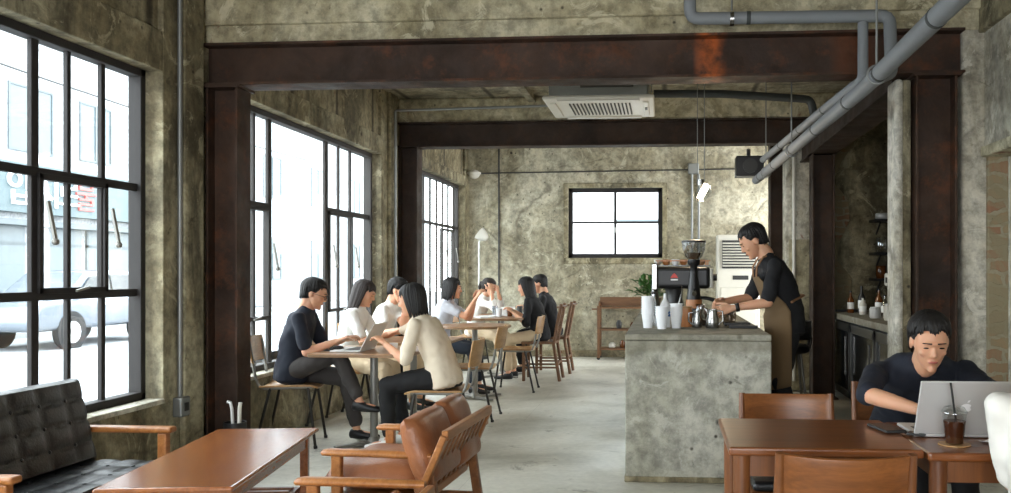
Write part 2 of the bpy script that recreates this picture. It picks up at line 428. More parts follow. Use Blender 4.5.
left_window(2, W2, [(6.2, .03), (6.45, .06), (7.57, .07), (7.87, .03), (8.17, .03)],
            [(W2[0], 6.45, 1.78, .05), (7.57, 8.7, 1.84, .05)], 'grey_window_frame', [(7.6, 8.19, .9, 1.83), (5.85, 6.43, .9, 1.77)])
left_window(3, W3, [(9.8+.31*k, .035) for k in range(0, 9)],
            [(9.6, 12.45, 1.92, .04)], 'grey_window_frame', [(11.6, 12.24, 1.04, 1.88)])
# back window
m = MB(); Yb = BY+.06; f = .065
m.span((bw[0], Yb-.03, bw[2]), (bw[1], Yb+.03, bw[2]+f)).span((bw[0], Yb-.03, bw[3]-f), (bw[1], Yb+.03, bw[3])).span((bw[0], Yb-.03, bw[2]), (bw[0]+f, Yb+.03, bw[3])).span((bw[1]-f, Yb-.03, bw[2]), (bw[1], Yb+.03, bw[3]))
xm = (bw[0]+bw[1])/2
m.span((xm-.02, Yb-.028, bw[2]), (xm+.02, Yb+.028, bw[3])).span((bw[0], Yb-.02, 2.0), (bw[1], Yb+.02, 2.03))
o = struct(m.build('window_4', 'black_frame', bevel=.004))
MB().span((bw[0]+.01, Yb-.004, bw[2]+.01), (bw[1]-.01, Yb+.004, bw[3]-.01)).build('glass', 'window_glass', o)
MB().cone((xm, Yb-.05, 1.86), (xm, Yb-.05, 1.94), .012).build('handle', 'tube_steel', o)
# front wall behind the viewer: piers, lintel, glazed shopfront
m = MB().span((-3.3, FY-.2, 0), (-2.5, FY, CZ)).span((1.0, FY-.2, 0), (3.3, FY, CZ)).span((-2.5, FY-.2, 2.6), (1.0, FY, CZ)).span((-2.5, FY-.2, 0), (1.0, FY, .6))
struct(m.build('wall_front', 'raw_concrete'))
# right wall
m = MB()
m.span((RX-.03, 5.32, 0), (RX+.22, 5.62, CZ))                      # pier before the doorway
m.span((1.80, 5.31, 0), (RX+.1, 5.6, CZ))
m.span((RX, FY, 2.02), (RX+.22, 5.32, CZ))                     # above the opening
m.span((RX, FY, 0), (RX+.22, 3.6, 2.02))
struct(m.build('wall_right', 'peeling_paint', bevel=.015))
struct(MB().span((RX-.035, FY, 2.72), (RX+.02, 5.6, CZ)).build('beam', 'raw_concrete', bevel=.01))
struct(MB().span((RX-.02, 3.6, 1.965), (RX+.22, 5.33, 2.03)).build('lintel', 'beam_concrete', bevel=.012))
struct(MB().span((RX+.012, 5.28, 0), (RX+.135, 5.33, 1.97)).build('trim_2', 'brickwork', bevel=.008))
struct(MB().span((RX+.13, 3.5, 0), (RX+.2, 5.34, 1.98)).build('partition', 'pale_plaster'))
# kitchen nook
m = MB().span((1.72, 9.9, 0), (3.2, 10.1, CZ)).span((3.1, 5.6, 0), (3.3, 9.9, CZ)).span((RX+.22, 5.45, 0), (3.3, 5.62, CZ))
struct(m.build('wall_nook', 'raw_concrete'))
# exposed brick patch at the nook, irregular relief
m = MB()
pts = [(1.74, 0)]
for k in range(14): pts.append((2.06+.1*math.sin(k*1.7)+random.uniform(-.05, .05), .1+k*.22))
pts.append((1.74, 3.1))
m.poly([(x, 9.9, z) for x, z in pts], (0, -.035, 0))
struct(m.build('trim_3', 'brickwork', bevel=.01))
# pier in the middle right (white plaster) and the corridor wall beyond
m = MB().span((1.3, 9.3, 0), (1.56, 9.55, 2.66)); struct(m.build('pillar', 'pale_plaster', bevel=.012))
m = MB().span((1.33, 9.27, 0), (1.55, 9.3, 1.62)); struct(m.build('trim_4', 'raw_concrete', bevel=.008))
m = MB().span((1.56, 9.4, 0), (1.74, 9.9, CZ)); struct(m.build('partition', 'raw_concrete'))
m = MB().span((1.40, 5.3, 0), (1.45, 5.5, 2.45)); struct(m.build('pillar', 'peeling_paint', bevel=.02))
m = MB().span((1.45, 5.33, 0), (1.505, 5.5, 2.45)); struct(m.build('pillar', 'raw_concrete', bevel=.012))
# concrete downstands over the steel beams
struct(MB().span((LX, 5.30, 2.74), (RX, 5.65, CZ)).build('beam', 'beam_concrete', bevel=.01))
struct(MB().span((LX, 5.27, 2.86), (RX, 5.31, CZ)).build('beam', 'beam_concrete', bevel=.012))
struct(MB().span((LX, 9.28, 2.93), (RX, 9.65, CZ)).build('beam', 'beam_concrete', bevel=.02))
# ceiling joint beams between the steel
struct(MB().span((-1.5, 5.65, 3.14), (-1.42, 9.5, CZ)).build('beam', 'ceiling_concrete'))
# steel I beams
def ibeam_x(x0, x1, y, z0, z1, mat, wf=.2):
    root = MB().span((x0, y+wf/2-.008, z0+.014), (x1, y+wf/2+.008, z1-.014)).span((x0, y, z0), (x1, y+wf, z0+.016)).span((x0, y, z1-.016), (x1, y+wf, z1))
    return struct(root.build('beam', mat, bevel=.002))
b1 = ibeam_x(LX, 1.80, 5.25, 2.47, 2.74, 'rusted_steel')
ibeam_x(LX+.0, 1.62, 9.24, 2.655, 2.93, 'dark_steel')
m = MB().span((1.45, 5.5, 2.45), (1.7, 9.5, 2.466)).span((1.45, 5.66, 2.75), (1.7, 9.5, 2.766)).span((1.47, 5.66, 2.466), (1.49, 9.5, 2.75))
struct(m.build('beam', 'dark_steel'))
def hcol(x0, x1, y0, y1, z, mat):
    m = MB().span((x0, y0, 0), (x0+.016, y1, z)).span((x1-.016, y0, 0), (x1, y1, z)).span((x0, (y0+y1)/2-.006, 0), (x1, (y0+y1)/2+.006, z))
    o = struct(m.build('column', mat, bevel=.002))
    MB().span((x0-.02, y0-.02, z), (x1+.02, y1+.02, z+.015)).span((x0-.03, y0-.03, 0), (x1+.03, y1+.03, .014)).build('cap_plate', mat, o)
    return o
hcol(LX+.02, LX+.23, 5.27, 5.45, 2.455, 'rusted_steel')
hcol(LX+.02, LX+.23, 9.24, 9.44, 2.655, 'dark_steel')
hcol(1.515, 1.76, 5.27, 5.45, 2.455, 'rusted_steel')
hcol(1.47, 1.69, 8.62, 8.82, 2.45, 'dark_steel')
hcol(1.22, 1.42, 10.0, 10.2, 3.18, 'dark_steel')

# ------------------------------------------------------------------ outside: street, buildings, car
struct(MB().span((-40, -20, -.45), (-3.3, 70, -.35)).build('ground', 'asphalt'))
struct(MB().span((-5.2, -20, -.36), (-3.3, 70, -.2)).build('pavement', 'paving'))
struct(MB().span((-17.2, -20, -.36), (-15.6, 70, -.22)).build('pavement', 'paving'))
struct(MB().span((-8, 13, -.45), (10, 40, -.35)).build('ground', 'paving'))
def building(label, x, y0, y1, h, wins, shop=True, side=None):
    t = thing('building', label, 'building', (x, y0, -.22))
    MB().span((-6, 0, 0), (0, y1-y0, h)).build('wall', 'outer_render', t)
    MB().span((-6, -.1, h), (.25, y1-y0+.1, h+.3)).build('roof_edge', 'outer_trim', t)
    for (a, b, c, d) in wins:
        w = MB().span((-.02, a-y0-.06, c-.06), (.04, b-y0+.06, c)).span((-.02, a-y0-.06, d), (.04, b-y0+.06, d+.06)).span((-.02, a-y0-.06, c), (.04, a-y0, d)).span((-.02, b-y0, c), (.04, b-y0+.06, d)).span((-.02, (a+b)/2-y0-.04, c), (.04, (a+b)/2-y0+.04, d)).build('window', 'outer_trim', t)
        MB().span((-.03, a-y0, c), (.015, b-y0, d)).build('pane', 'shop_glass', w)
    return t
bl = building('pale rendered building across the street with a shop sign band', -17, 14, 31, 9.5,
              [(20.9, 22.4, 4.75, 6.4), (23.6, 24.9, 4.8, 6.4), (27, 28.5, 4.8, 6.4), (16.5, 18, 4.8, 6.4)])
MB().span((0, 2, 3.05), (.25, 14.5, 4.35)).build('sign_band', 'sign_panel', bl)
MB().span((0, .5, 2.7), (.5, 16, 2.85)).build('canopy', 'outer_trim', bl)
for k in range(7):
    w = MB().span((0, 1+k*2.2, .1), (.05, 1.08+k*2.2, 2.7)).span((0, 1+k*2.2, 2.2), (.05, 3+k*2.2, 2.28)).build('shop_front', 'outer_trim', bl)
    MB().span((-.02, 1.1+k*2.2, .1), (.03, 3.0+k*2.2, 2.7)).build('pane', 'shop_glass', w)
for ch, yy, mt in (('입', 6.9, 'sign_white'), ('지', 7.95, 'sign_white'), ('로', 8.75, 'sign_white'), ('물', 9.45, 'sign_red')):
    text('letter', ch, 1.0, (.27, yy, 3.62), (PI/2, 0, PI/2), mt, bl, .03)
building('tall white building across the street beyond the shop', -17.5, 33, 62, 14,
         [(y, y+1.6, z, z+1.8) for y in (36, 41, 46, 52, 57) for z in (1.2, 4.8, 8.4)])
t = thing('building', 'white neighbouring building seen through the rear window', 'building', (-5, 24, -.35))
MB().span((0, 0, 0), (14, 3, 9)).build('wall', 'bright_render', t)
w = MB().span((3.6, -.04, 3.0), (5.2, .0, 3.1)).span((3.6, -.04, 4.3), (5.2, 0, 4.4)).build('window', 'outer_trim', t)
# street cable
m = MB(); m.tube([(-14.5, -5+k*3, 6.7-.12*k+.5*((k-6)/6)**2) for k in range(14)], .025, 6)
tag(m.build('overhead_cable', 'dark_grey'), 'thin dark cable strung along the street above the shops', 'cable')
# SUV
def suv():
    t = thing('parked_car', 'silver compact SUV parked across the street, seen through the nearest window', 'car', (-13.4, 18.3, -.35), 0)
    prof = [(-2.2, .45), (-2.22, .8), (-2.05, 1.0), (-1.15, 1.12), (-.45, 1.6), (.3, 1.68), (1.2, 1.64), (1.8, 1.5), (2.1, 1.05), (2.18, .7), (2.12, .42)]
    def sec(hw, zs, top_in):
        pass
    m = MB()
    # lower body lofted across the width; greenhouse narrower
    low = [(-2.2, .4), (-2.24, .75), (-2.1, .98), (-1.2, 1.08), (2.05, 1.12), (2.2, .95), (2.16, .4)]
    for x0, x1, inset in ((-.86, .86, 0),):
        m.poly([(x0, y, z) for y, z in low], (x1-x0, 0, 0))
    m.build('body', 'car_paint', t, True, bevel=.12, seg=4)
    m = MB(); top = [(-1.25, 1.05), (-.5, 1.6), (.2, 1.67), (1.3, 1.64), (1.78, 1.52), (2.1, 1.08)]
    n = len(top)
    L = [V((-.82+(.1 if z > 1.3 else 0), y, z)) for y, z in top]; R_ = [V((-p.x, p.y, p.z)) for p in L]
    a = [m.bm.verts.new(p) for p in L]; b = [m.bm.verts.new(p) for p in R_]
    m.bm.faces.new(a); m.bm.faces.new(b[::-1])
    for k in range(n): m.bm.faces.new((a[k], b[k], b[(k+1) % n], a[(k+1) % n]))
    m.build('cabin', 'car_paint', t, True, bevel=.07, seg=3)
    for ys2 in (((-.98, 1.1), (-.45, 1.52), (.15, 1.56), (.15, 1.1)), ((.22, 1.1), (.22, 1.56), (1.0, 1.55), (1.0, 1.1)), ((1.08, 1.1), (1.08, 1.54), (1.55, 1.48), (1.85, 1.14))):
        for sx in (1, -1):
            m = MB(); m.poly([(sx*(.845-(z-1.1)*.2), y, z) for y, z in ys2], (sx*.012, 0, 0)); m.build('side_window', 'car_glass', t)
    for y in (-1.15, 1.3):
        for sx in (1, -1):
            arch = MB().cone((sx*.80, y, .36), (sx*.872, y, .36), .43, seg=28).build('wheel_arch', 'tyre', t, True)
            wh = MB().cone((sx*.66, y, .345), (sx*.885, y, .345), .345, seg=28).build('wheel', 'tyre', t, True, bevel=.02)
            m = MB().cone((sx*.88, y, .345), (sx*.893, y, .345), .23, seg=24)
            for k in range(5):
                a_ = k*2*PI/5; m.bar((sx*.895, y, .345), (sx*.9, y+.2*math.cos(a_), .345+.2*math.sin(a_)), .05, .02)
            m.build('rim', 'aluminium', wh)
    for sx in (1, -1):
        MB().box((sx*.74, 2.14, 1.0), (.2, .12, .22)).build('tail_light', 'sign_red', t, bevel=.02)
        MB().box((sx*.95, -.85, 1.14), (.16, .1, .13)).build('mirror', 'car_paint', t, bevel=.03)
        MB().span((sx*.86, -.2, .9), (sx*.885, .0, .93)).build('door_handle', 'aluminium', t)
    return t
suv()

# ------------------------------------------------------------------ services
def pipe(name, label, pts, r, mat, cat='pipe', seg=16, bands=0):
    # round the corners
    out = [V(pts[0])]
    for a, b, c in zip(pts, pts[1:], pts[2:]):
        a, b, c = V(a), V(b), V(c); k = min(r*1.6, (a-b).length*.4, (c-b).length*.4)
        p = b+(a-b).normalized()*k; q = b+(c-b).normalized()*k
        for t in (0, .25, .5, .75, 1): out.append(p*(1-t)**2+b*2*t*(1-t)+q*t*t)
    out.append(V(pts[-1]))
    root = tag(MB().tube(out, r, seg).build(name, mat, smooth=True), label, cat)
    if bands:
        for a, b in zip(pts, pts[1:]):
            a, b = V(a), V(b); L = (b-a).length
            k = .35
            while k < L-.2:
                p = a+(b-a)*(k/L); d = (b-a).normalized()
                MB().cone(p-d*.012, p+d*.012, r*1.05, seg=16).build('joint_band', 'dark_wrap', root, True); k += bands
    return root
big = pipe('duct_pipe', 'thickest grey wrapped pipe running diagonally back under the ceiling', [(1.07, 2.2, 2.29), (1.075, 4.7, 2.265), (.95, 9.0, 2.23)], .042, 'pipe_wrap', bands=.9)
pipe('duct_pipe', 'grey wrapped pipe bending off the overhead run and following the thick one back', [(1.17, 5.14, 2.78), (1.17, 5.14, 2.41), (1.11, 5.6, 2.39), (.965, 8.5, 2.38)], .031, 'pipe_wrap', bands=.8)
pipe('duct_pipe', 'grey wrapped pipe crossing the concrete band, elbows at both ends', [(.15, 5.16, 3.19), (.15, 5.16, 2.80), (1.32, 5.12, 2.78), (1.30, 5.0, 2.42), (1.09, 4.6, 2.28)], .037, 'pipe_wrap', bands=.9)
pipe('air_pipe', 'dark insulated line from the ceiling air unit to the drop at the wall', [(-.1, 7.5, 2.84), (.5, 7.5, 2.83), (1.28, 7.6, 2.79), (1.34, 7.6, 2.5)], .035, 'dark_wrap')
pipe('conduit', 'thin galvanised conduit crossing under the ceiling and down the second pier', [(-1.2, 8.98, 3.04), (LX+.07, 8.98, 3.01), (LX+.07, 8.98, .1)], .014, 'galvanised')
cd = pipe('conduit', 'vertical galvanised conduit on the pier beside the nearest window', [(LX+.02, 4.98, CZ), (LX+.02, 4.98, .5)], .014, 'galvanised')
b = MB().box((LX+.03, 4.98, .45), (.06, .1, .12)).build('outlet_box', 'galvanised', cd, bevel=.01)
MB().box((LX+.06, 4.98, .45), (.01, .04, .05)).build('socket', 'dark_grey', b)
pipe('conduit', 'vertical dark conduit on the rear wall right of the corner lamp', [(-2.5, 12.68, CZ), (-2.5, 12.68, .1)], .012, 'dark_grey')
pipe('conduit', 'long thin conduit along the top of the rear wall', [(-2.95, 12.68, 2.76), (1.7, 12.68, 2.8)], .01, 'dark_grey')
pp = pipe('conduit', 'left of two rear wall conduits below the junction box', [(.4, 12.67, 2.72), (.4, 12.67, 1.2)], .017, 'galvanised')
MB().box((.42, 12.66, 2.8), (.16, .07, .16)).build('junction_box', 'galvanised', pp, bevel=.012)
pipe('conduit', 'right of two rear wall conduits next to the standing air conditioner', [(.5, 12.67, 2.72), (.5, 12.67, 1.2)], .017, 'galvanised')
pipe('conduit', 'white conduit on the plastered pier behind the barista', [(1.38, 9.25, 2.6), (1.38, 9.25, .1)], .018, 'white_plastic')
# hanger rods
for lab, (x, y, z) in (('threaded rod holding the thick grey pipe near the steel beam', (1.07, 4.4, 2.3)), ('threaded rod holding the thick grey pipe past the steel beam', (1.01, 6.9, 2.27)), ('threaded rod holding the thick grey pipe near its far end', (.972, 8.3, 2.26))):
    r_ = tag(MB().cone((x, y, z), (x, y, CZ), .006, seg=8).build('hanger_rod', 'galvanised'), lab, 'rod', 'hanger rods of the thick pipe')
    m = MB(); m.tube([(x+.047*math.cos(a*PI/8), y, z-.03+.047*math.sin(a*PI/8)+.0) for a in range(17)], .006, 6); m.build('clamp', 'galvanised', r_)
for lab, (x, y, z) in (('rod dropping to the crossing pipe beside its left elbow', (.40, 5.15, 2.84)),):
    r_ = tag(MB().cone((x, y, z-.0), (x, y, CZ), .006, seg=8).build('hanger_rod', 'galvanised'), lab, 'rod')
    m = MB(); m.cone((x-.012, y, z-.05), (x+.012, y, z-.05), .042); m.build('clamp', 'chrome', r_, True)
# ceiling air unit
t = thing('ceiling_air_conditioner', 'white square cassette air conditioner hanging between the two steel beams', 'air conditioner', (-.565, 7.58, 2.73))
MB().span((-.475, -.44, 0), (.475, .44, .035)).build('panel', 'white_plastic', t, bevel=.015)
MB().span((-.42, -.42, .035), (.42, .42, .27)).build('casing', 'galvanised', t, bevel=.008)
m = MB()
for k in range(17): m.box((-.26+k*.0325, 0, -.004), (.012, .5, .01))
m.build('grille', 'vent_shadow', t)
for sx, sy, w, d in ((0, -.4, .7, .05), (0, .4, .7, .05), (-.4, 0, .05, .6), (.4, 0, .05, .6)): MB().box((sx, sy, -.006), (w, d, .014)).build('louvre', 'white_plastic', t, bevel=.005)
MB().box((.4, -.05, -.012), (.02, .1, .012)).build('sensor_strip', 'dark_grey', t)
for sx in (-.44, .44):
    for sy in (-.3, .3): MB().cone((sx, sy, .2), (sx, sy, .45), .006, seg=8).build('hanger_rod', 'galvanised', t)
MB().span((-.15, -.43, .1), (.3, -.42, .2)).build('vent', 'vent_shadow', t)
# pendant lamp
t = thing('pendant_lamp', 'small faceted glass pendant lamp glowing warm above the counter', 'lamp', (.31, 7.4, 1.93))
MB().cone((-.03, 0, .1), (-.03, 0, 1.26), .004, seg=6).build('wire', 'galvanised', t); MB().cone((.03, 0, .1), (.03, 0, 1.26), .004, seg=6).build('wire', 'galvanised', t)
MB().cone((0, 0, .09), (0, 0, .14), .03).build('socket_cap', 'chrome', t, True)
m = MB(Matrix.Rotation(.5, 4, 'Y')); m.box((0, 0, .04), (.05, .05, .14)); m.build('bulb', 'lamp_glow', t, bevel=.01)
m = MB(Matrix.Rotation(.5, 4, 'Y')); m.lathe([(.03, .12), (.065, .06), (.055, -.03), (.0, -.06)], (0, 0, 0), 6); m.build('glass_shade', 'cup_clear', t)
l = bpy.data.lights.new('pendant_light', 'POINT'); l.energy = 3; l.color = (1, .8, .55); l.shadow_soft_size = .05
lo = bpy.data.objects.new('pendant_light', l); COL.objects.link(lo); lo.parent = t; lo.location = (0, 0, -.1)
# black speaker box
t = thing('wall_speaker', 'black box speaker hung at the end of the grey pipes', 'speaker', (.92, 9.4, 2.42))
MB().box((0, 0, 0), (.3, .22, .22)).build('cabinet', 'black_plastic', t, bevel=.01)
MB().cone((0, -.12, 0), (0, -.105, 0), .08, seg=24).build('cone', 'dark_grey', t, True)
MB().box((0, .08, .14), (.04, .04, .13)).build('bracket', 'dark_grey', t)
# dome sensor
t = thing('dome_camera', 'white dome camera in the corner over the rear lamp', 'camera', (-2.86, 12.6, 2.74))
MB().cone((0, 0, 0), (0, 0, .03), .1, seg=24).build('base', 'white_plastic', t, True, bevel=.006)
m = MB(); m.ball((0, 0, 0), .085, (1, 1, .8), 20); m.build('dome', 'white_plastic', t, True)
MB().box((0, .05, .02), (.05, .1, .03)).build('bracket', 'white_plastic', t)
# floor lamp in the corner
t = thing('floor_lamp', 'slender floor lamp with a tilted white metal shade in the rear corner', 'lamp', (-2.72, 12.3, 0))
MB().cone((0, 0, 0), (0, 0, .03), .14, seg=28).build('base', 'dark_grey', t, True, bevel=.005)
MB().tube([(0, 0, .03), (0, 0, 1.7), (.02, 0, 1.76)], .012).build('pole', 'aluminium', t, True)
m = MB(Matrix.Translation((.06, -.02, 1.8)) @ Matrix.Rotation(-.9, 4, 'Y')); m.lathe([(.035, -.08), (.075, -.02), (.1, .07), (.094, .07), (.03, -.07)]); m.build('lamp_shade', 'white_plastic', t, True)
MB().ball((.08, -.02, 1.82), .04).build('bulb', 'dark_grey', t, True)
# standing air conditioner
t = thing('standing_air_conditioner', 'tall cream floor standing air conditioner with louvred top behind the counter', 'air conditioner', (1.04, 12.35, 0))
MB().span((-.3, -.17, 0), (.3, .17, 1.8)).build('cabinet', 'white_plastic', t, bevel=.02)
MB().span((-.23, -.19, 1.32), (.24, -.165, 1.72)).build('grille_frame', 'dark_grey', t)
for k in range(9): MB().box((0, -.195, 1.36+k*.04), (.45, .03, .01), (.5, 0, 0)).build('louvre', 'white_plastic', t)
MB().span((-.08, -.18, 1.16), (.14, -.168, 1.22)).build('display', 'dark_grey', t)
MB().span((-.25, -.18, .15), (.25, -.168, 1.05)).build('front_panel', 'white_plastic', t, bevel=.01)

# ------------------------------------------------------------------ concrete service counter
ct = thing('service_counter', 'massive cast concrete bar counter carrying the espresso machine', 'counter', (.2, 6.87, 0))
MB().span((-.44, -1.73, .03), (.435, 1.73, .855)).build('body', 'counter_concrete', ct, bevel=.008)
MB().span((-.44, -1.73, .857), (.435, 1.73, .895)).build('worktop', 'counter_concrete', ct, bevel=.006)
MB().span((-.445, -1.735, 0), (.44, 1.735, .035)).build('plinth', 'raw_concrete', ct, bevel=.006)
CTZ = .895

# ------------------------------------------------------------------ chairs and tables
def school_chair(name, label, seatmat='plywood'):
    t = thing(name, label, 'chair', group='plywood cafe chairs with tube steel frames')
    m = MB(); N = 10
    def sf(u, v):
        x = (u-.5)*.40; y = -.19+.40*v
        k = 1-.12*max(0, (v-.8)/.2)**2
        return (x*k, y, .452-.018*(1-(2*u-1)**2)*(1-v*.5)-.02*max(0, (v-.82)/.18)**2)
    m.grid(sf, 14, 14).build('seat', seatmat, t, True, solid=.013, bevel=.003)
    def bf(u, v):
        x = (u-.5)*.40; c = 1-(2*u-1)**2
        z = .615+.185*v; rr = .012*max(0, abs(2*u-1)-.7)/.3
        w = 1-.10*(2*v-1)**2*abs(2*u-1)
        return (x*w, -.235-.045*c-.03*v, z)
    MB().grid(bf, 16, 8).build('backrest', seatmat, t, True, solid=.013, bevel=.003)
    fr = MB()
    for sx in (-1, 1):
        x = sx*.165
        fr.tube([(x, .17, .438), (x, -.15, .432), (x, -.2, .45), (x, -.225, .52), (x*1.05, -.262, .77)], .0105)
    fr.tube([(-.165, -.12, .432), (.165, -.12, .432)], .009).tube([(-.165, .12, .436), (.165, .12, .436)], .009)
    fr.build('frame', 'tube_steel', t, True)
    for sx in (-1, 1):
        for y0, y1 in ((.14, .2), (-.12, -.22)):
            l_ = MB().tube([(sx*.165, y0, .436), (sx*.172, y0+(y1-y0)*.15, .38), (sx*.205, y1, 0)], .0105).build('leg', 'dark_tube', t, True)
            MB().cone((sx*.205, y1, 0), (sx*.2045, y1*.995, .02), .014).build('foot_cap', 'black_plastic', l_, True)
    return t
def face(dx, dy): return math.atan2(-dx, dy)     # rz so that local +y looks along (dx, dy)
chair0 = school_chair('cafe_chair', 'plywood cafe chair under the man in navy, back to the window')
chair0.location = (-2.745, 6.1, 0); chair0.rotation_euler.z = face(1, .22)
GC = 'plywood cafe chairs with tube steel frames'
for lab, x, y, dx, dy in (
        ('plywood cafe chair the woman in the cream knit sits on', -1.585, 5.9, -1, -.06),
        ('empty plywood cafe chair just behind the cream knit woman, its back toward the aisle', -1.68, 7.3, -1, -.02),
        ('empty plywood cafe chair standing alone in the aisle beside the long haired woman', -1.6, 9.05, -1, -.02),
        ('plywood cafe chair under the long haired woman in white by the window', -2.72, 7.0, 1, 0),
        ('plywood cafe chair under the hunched man in the white shirt', -2.7, 7.72, 1, 0),
        ('plywood cafe chair under the short haired woman in pale grey', -2.42, 8.8, 1, .1),
        ('plywood cafe chair under the woman in white at the rear corner table', -2.52, 10.75, 1, -.35)):
    dup(chair0, (x, y, 0), face(dx, dy), lab, GC)

def spindle_chair(label):
    t = thing('wooden_chair', label, 'chair', group='dark wooden chairs at the rear table')
    MB().span((-.2, -.2, .43), (.2, .2, .46)).build('seat', 'cart_wood', t, bevel=.01)
    for sx in (-1, 1):
        MB().bar((sx*.18, .17, 0), (sx*.18, .17, .43), .034).build('leg', 'cart_wood', t, bevel=.004)
        MB().tube([(sx*.18, -.25, 0), (sx*.18, -.18, .43), (sx*.18, -.27, .9)], .02, 8).build('leg', 'cart_wood', t, True)
    m = MB().bar((-.18, .17, .2), (.18, .17, .2), .022).bar((-.18, -.215, .2), (.18, -.215, .2), .022)
    for sx in (-1, 1): m.bar((sx*.18, .17, .16), (sx*.18, -.22, .16), .022)
    m.build('stretcher', 'cart_wood', t, bevel=.003)
    MB().bar((-.18, -.262, .86), (.18, -.262, .86), .022, .09, (0, 1, 0)).build('top_rail', 'cart_wood', t, bevel=.006)
    for k in range(4): MB().bar((-.11+k*.073, -.19, .46), (-.11+k*.073, -.255, .83), .014).build('spindle', 'cart_wood', t)
    return t
w0 = spindle_chair('dark wooden chair with a slatted back under the long haired woman'); w0.location = (-1.47, 9.98, 0); w0.rotation_euler.z = face(-1, 0)
dup(w0, (-1.43, 10.72, 0), face(-1, 0), 'dark wooden chair with a slatted back under the man in the black tee')

def pedestal(t, zt, r=.028, base=.3):
    MB().cone((0, 0, .03), (0, 0, zt-.02), r, seg=20).build('pedestal', 'tube_steel', t, True)
    m = MB()
    for a in (PI/4, 3*PI/4):
        d = V((math.cos(a), math.sin(a), 0))*base; m.bar(-d+V((0, 0, .02)), d+V((0, 0, .02)), .05, .022, (0, 0, 1))
    m.cone((0, 0, .01), (0, 0, .06), .06, .035)
    m.build('base', 'tube_steel', t, bevel=.004)
    MB().bar((-.2, 0, zt-.03), (.2, 0, zt-.03), .04, .012).build('bracket', 'dark_tube', t)
def sq_table(label, x, y, w, d, z, corner=.02, mat='table_wood', n=1, g=None):
    t = thing('cafe_table', label, 'table', (x, y, 0), 0, g)
    m = MB(); pts = []
    for cx, cy, a0 in ((1, 1, 0), (-1, 1, 90), (-1, -1, 180), (1, -1, 270)):
        for k in range(9):
            a = math.radians(a0+k*90/8); pts.append((cx*(w/2-corner)+corner*math.cos(a), cy*(d/2-corner)+corner*math.sin(a), z-.025))
    m.poly(pts, (0, 0, .025)).build('tabletop', mat, t, bevel=.004)
    m = MB(); pts2 = [(p[0]*1.002, p[1]*1.002, z-.021) for p in pts]; m.poly(pts2, (0, 0, .014)).build('edge_band', 'plywood_dark', t)
    pedestal(t, z)
    return t
sq_table('square pedestal table with the open laptop of the man in navy', -2.13, 6.1, .72, .7, .70)
sq_table('square pedestal table by the window behind the cream knit woman', -2.12, 7.05, .7, .7, .70)
sq_table('round pale wood pedestal table in front of the woman in pale grey', -1.9, 8.4, .72, .72, .74, .36)
sq_table('long rounded pedestal table at the rear, strewn with papers and cups', -1.97, 10.2, .68, 1.35, .74, .16)

# two joined mahogany tables on the right
def leg_table(label, x0, x1, y0, y1, z, inset=.03):
    t = thing('dining_table', label, 'table', ((x0+x1)/2, (y0+y1)/2, 0)); w = (x1-x0)/2; d = (y1-y0)/2
    MB().span((-w, -d, z-.028), (w, d, z)).build('tabletop', 'mahogany', t, bevel=.009, seg=3)
    m = MB().span((-w+.07, -d+.045, z-.1), (w-.07, -d+.065, z-.028)).span((-w+.07, d-.065, z-.1), (w-.07, d-.045, z-.028)).span((-w+.045, -d+.07, z-.1), (-w+.065, d-.07, z-.028)).span((w-.065, -d+.07, z-.1), (w-.045, d-.07, z-.028))
    m.build('apron', 'mahogany_frame', t)
    for sx in (-1, 1):
        for sy in (-1, 1): MB().cone((sx*(w-.045), sy*(d-.055), 0), (sx*(w-.045), sy*(d-.055), z-.028), .022, .028, 20).build('leg', 'mahogany_frame', t, True)
    return t
leg_table('mahogany brown table with bare top, left one of the joined pair', .20, .80, 2.69, 3.23, .72)
leg_table('mahogany brown table carrying the silver laptop and iced coffee', .805, 1.5, 2.67, 3.21, .716)
def panel_chair(label):
    t = thing('panel_back_chair', label, 'chair', group='wooden panel back chairs at the mahogany tables')
    MB().grid(lambda u, v: ((u-.5)*.37, -.17-.045*(1-(2*u-1)**2)-.035*v, .565+.185*v-.006*(1-(2*u-1)**2)), 16, 6).build('backrest', 'chair_wood', t, True, solid=.016, bevel=.003)
    for sx in (-1, 1):
        MB().tube([(sx*.19, -.2, 0), (sx*.187, -.165, .42), (sx*.187, -.175, .56), (sx*.186, -.21, .752)], [.014, .018, .017, .013], 12).build('leg', 'mahogany_frame', t, True)
        MB().cone((sx*.175, .17, 0), (sx*.175, .16, .42), .014, .019).build('leg', 'mahogany_frame', t, True)
    MB().span((-.19, -.165, .38), (.19, .185, .425)).build('seat_frame', 'chair_wood', t, bevel=.01)
    MB().span((-.18, -.15, .425), (.18, .18, .465)).build('seat_pad', 'black_leather', t, bevel=.018, seg=3)
    return t
p0 = panel_chair('brown panel back chair tucked under the far side of the bare mahogany table'); p0.location = (.515, 3.47, 0); p0.rotation_euler.z = PI
dup(p0, (.515, 2.68, 0), 0, 'brown panel back chair on the near side of the bare mahogany table')
dup(p0, (1.1, 2.36, 0), 0, 'brown panel back chair under the woman in the white tee')

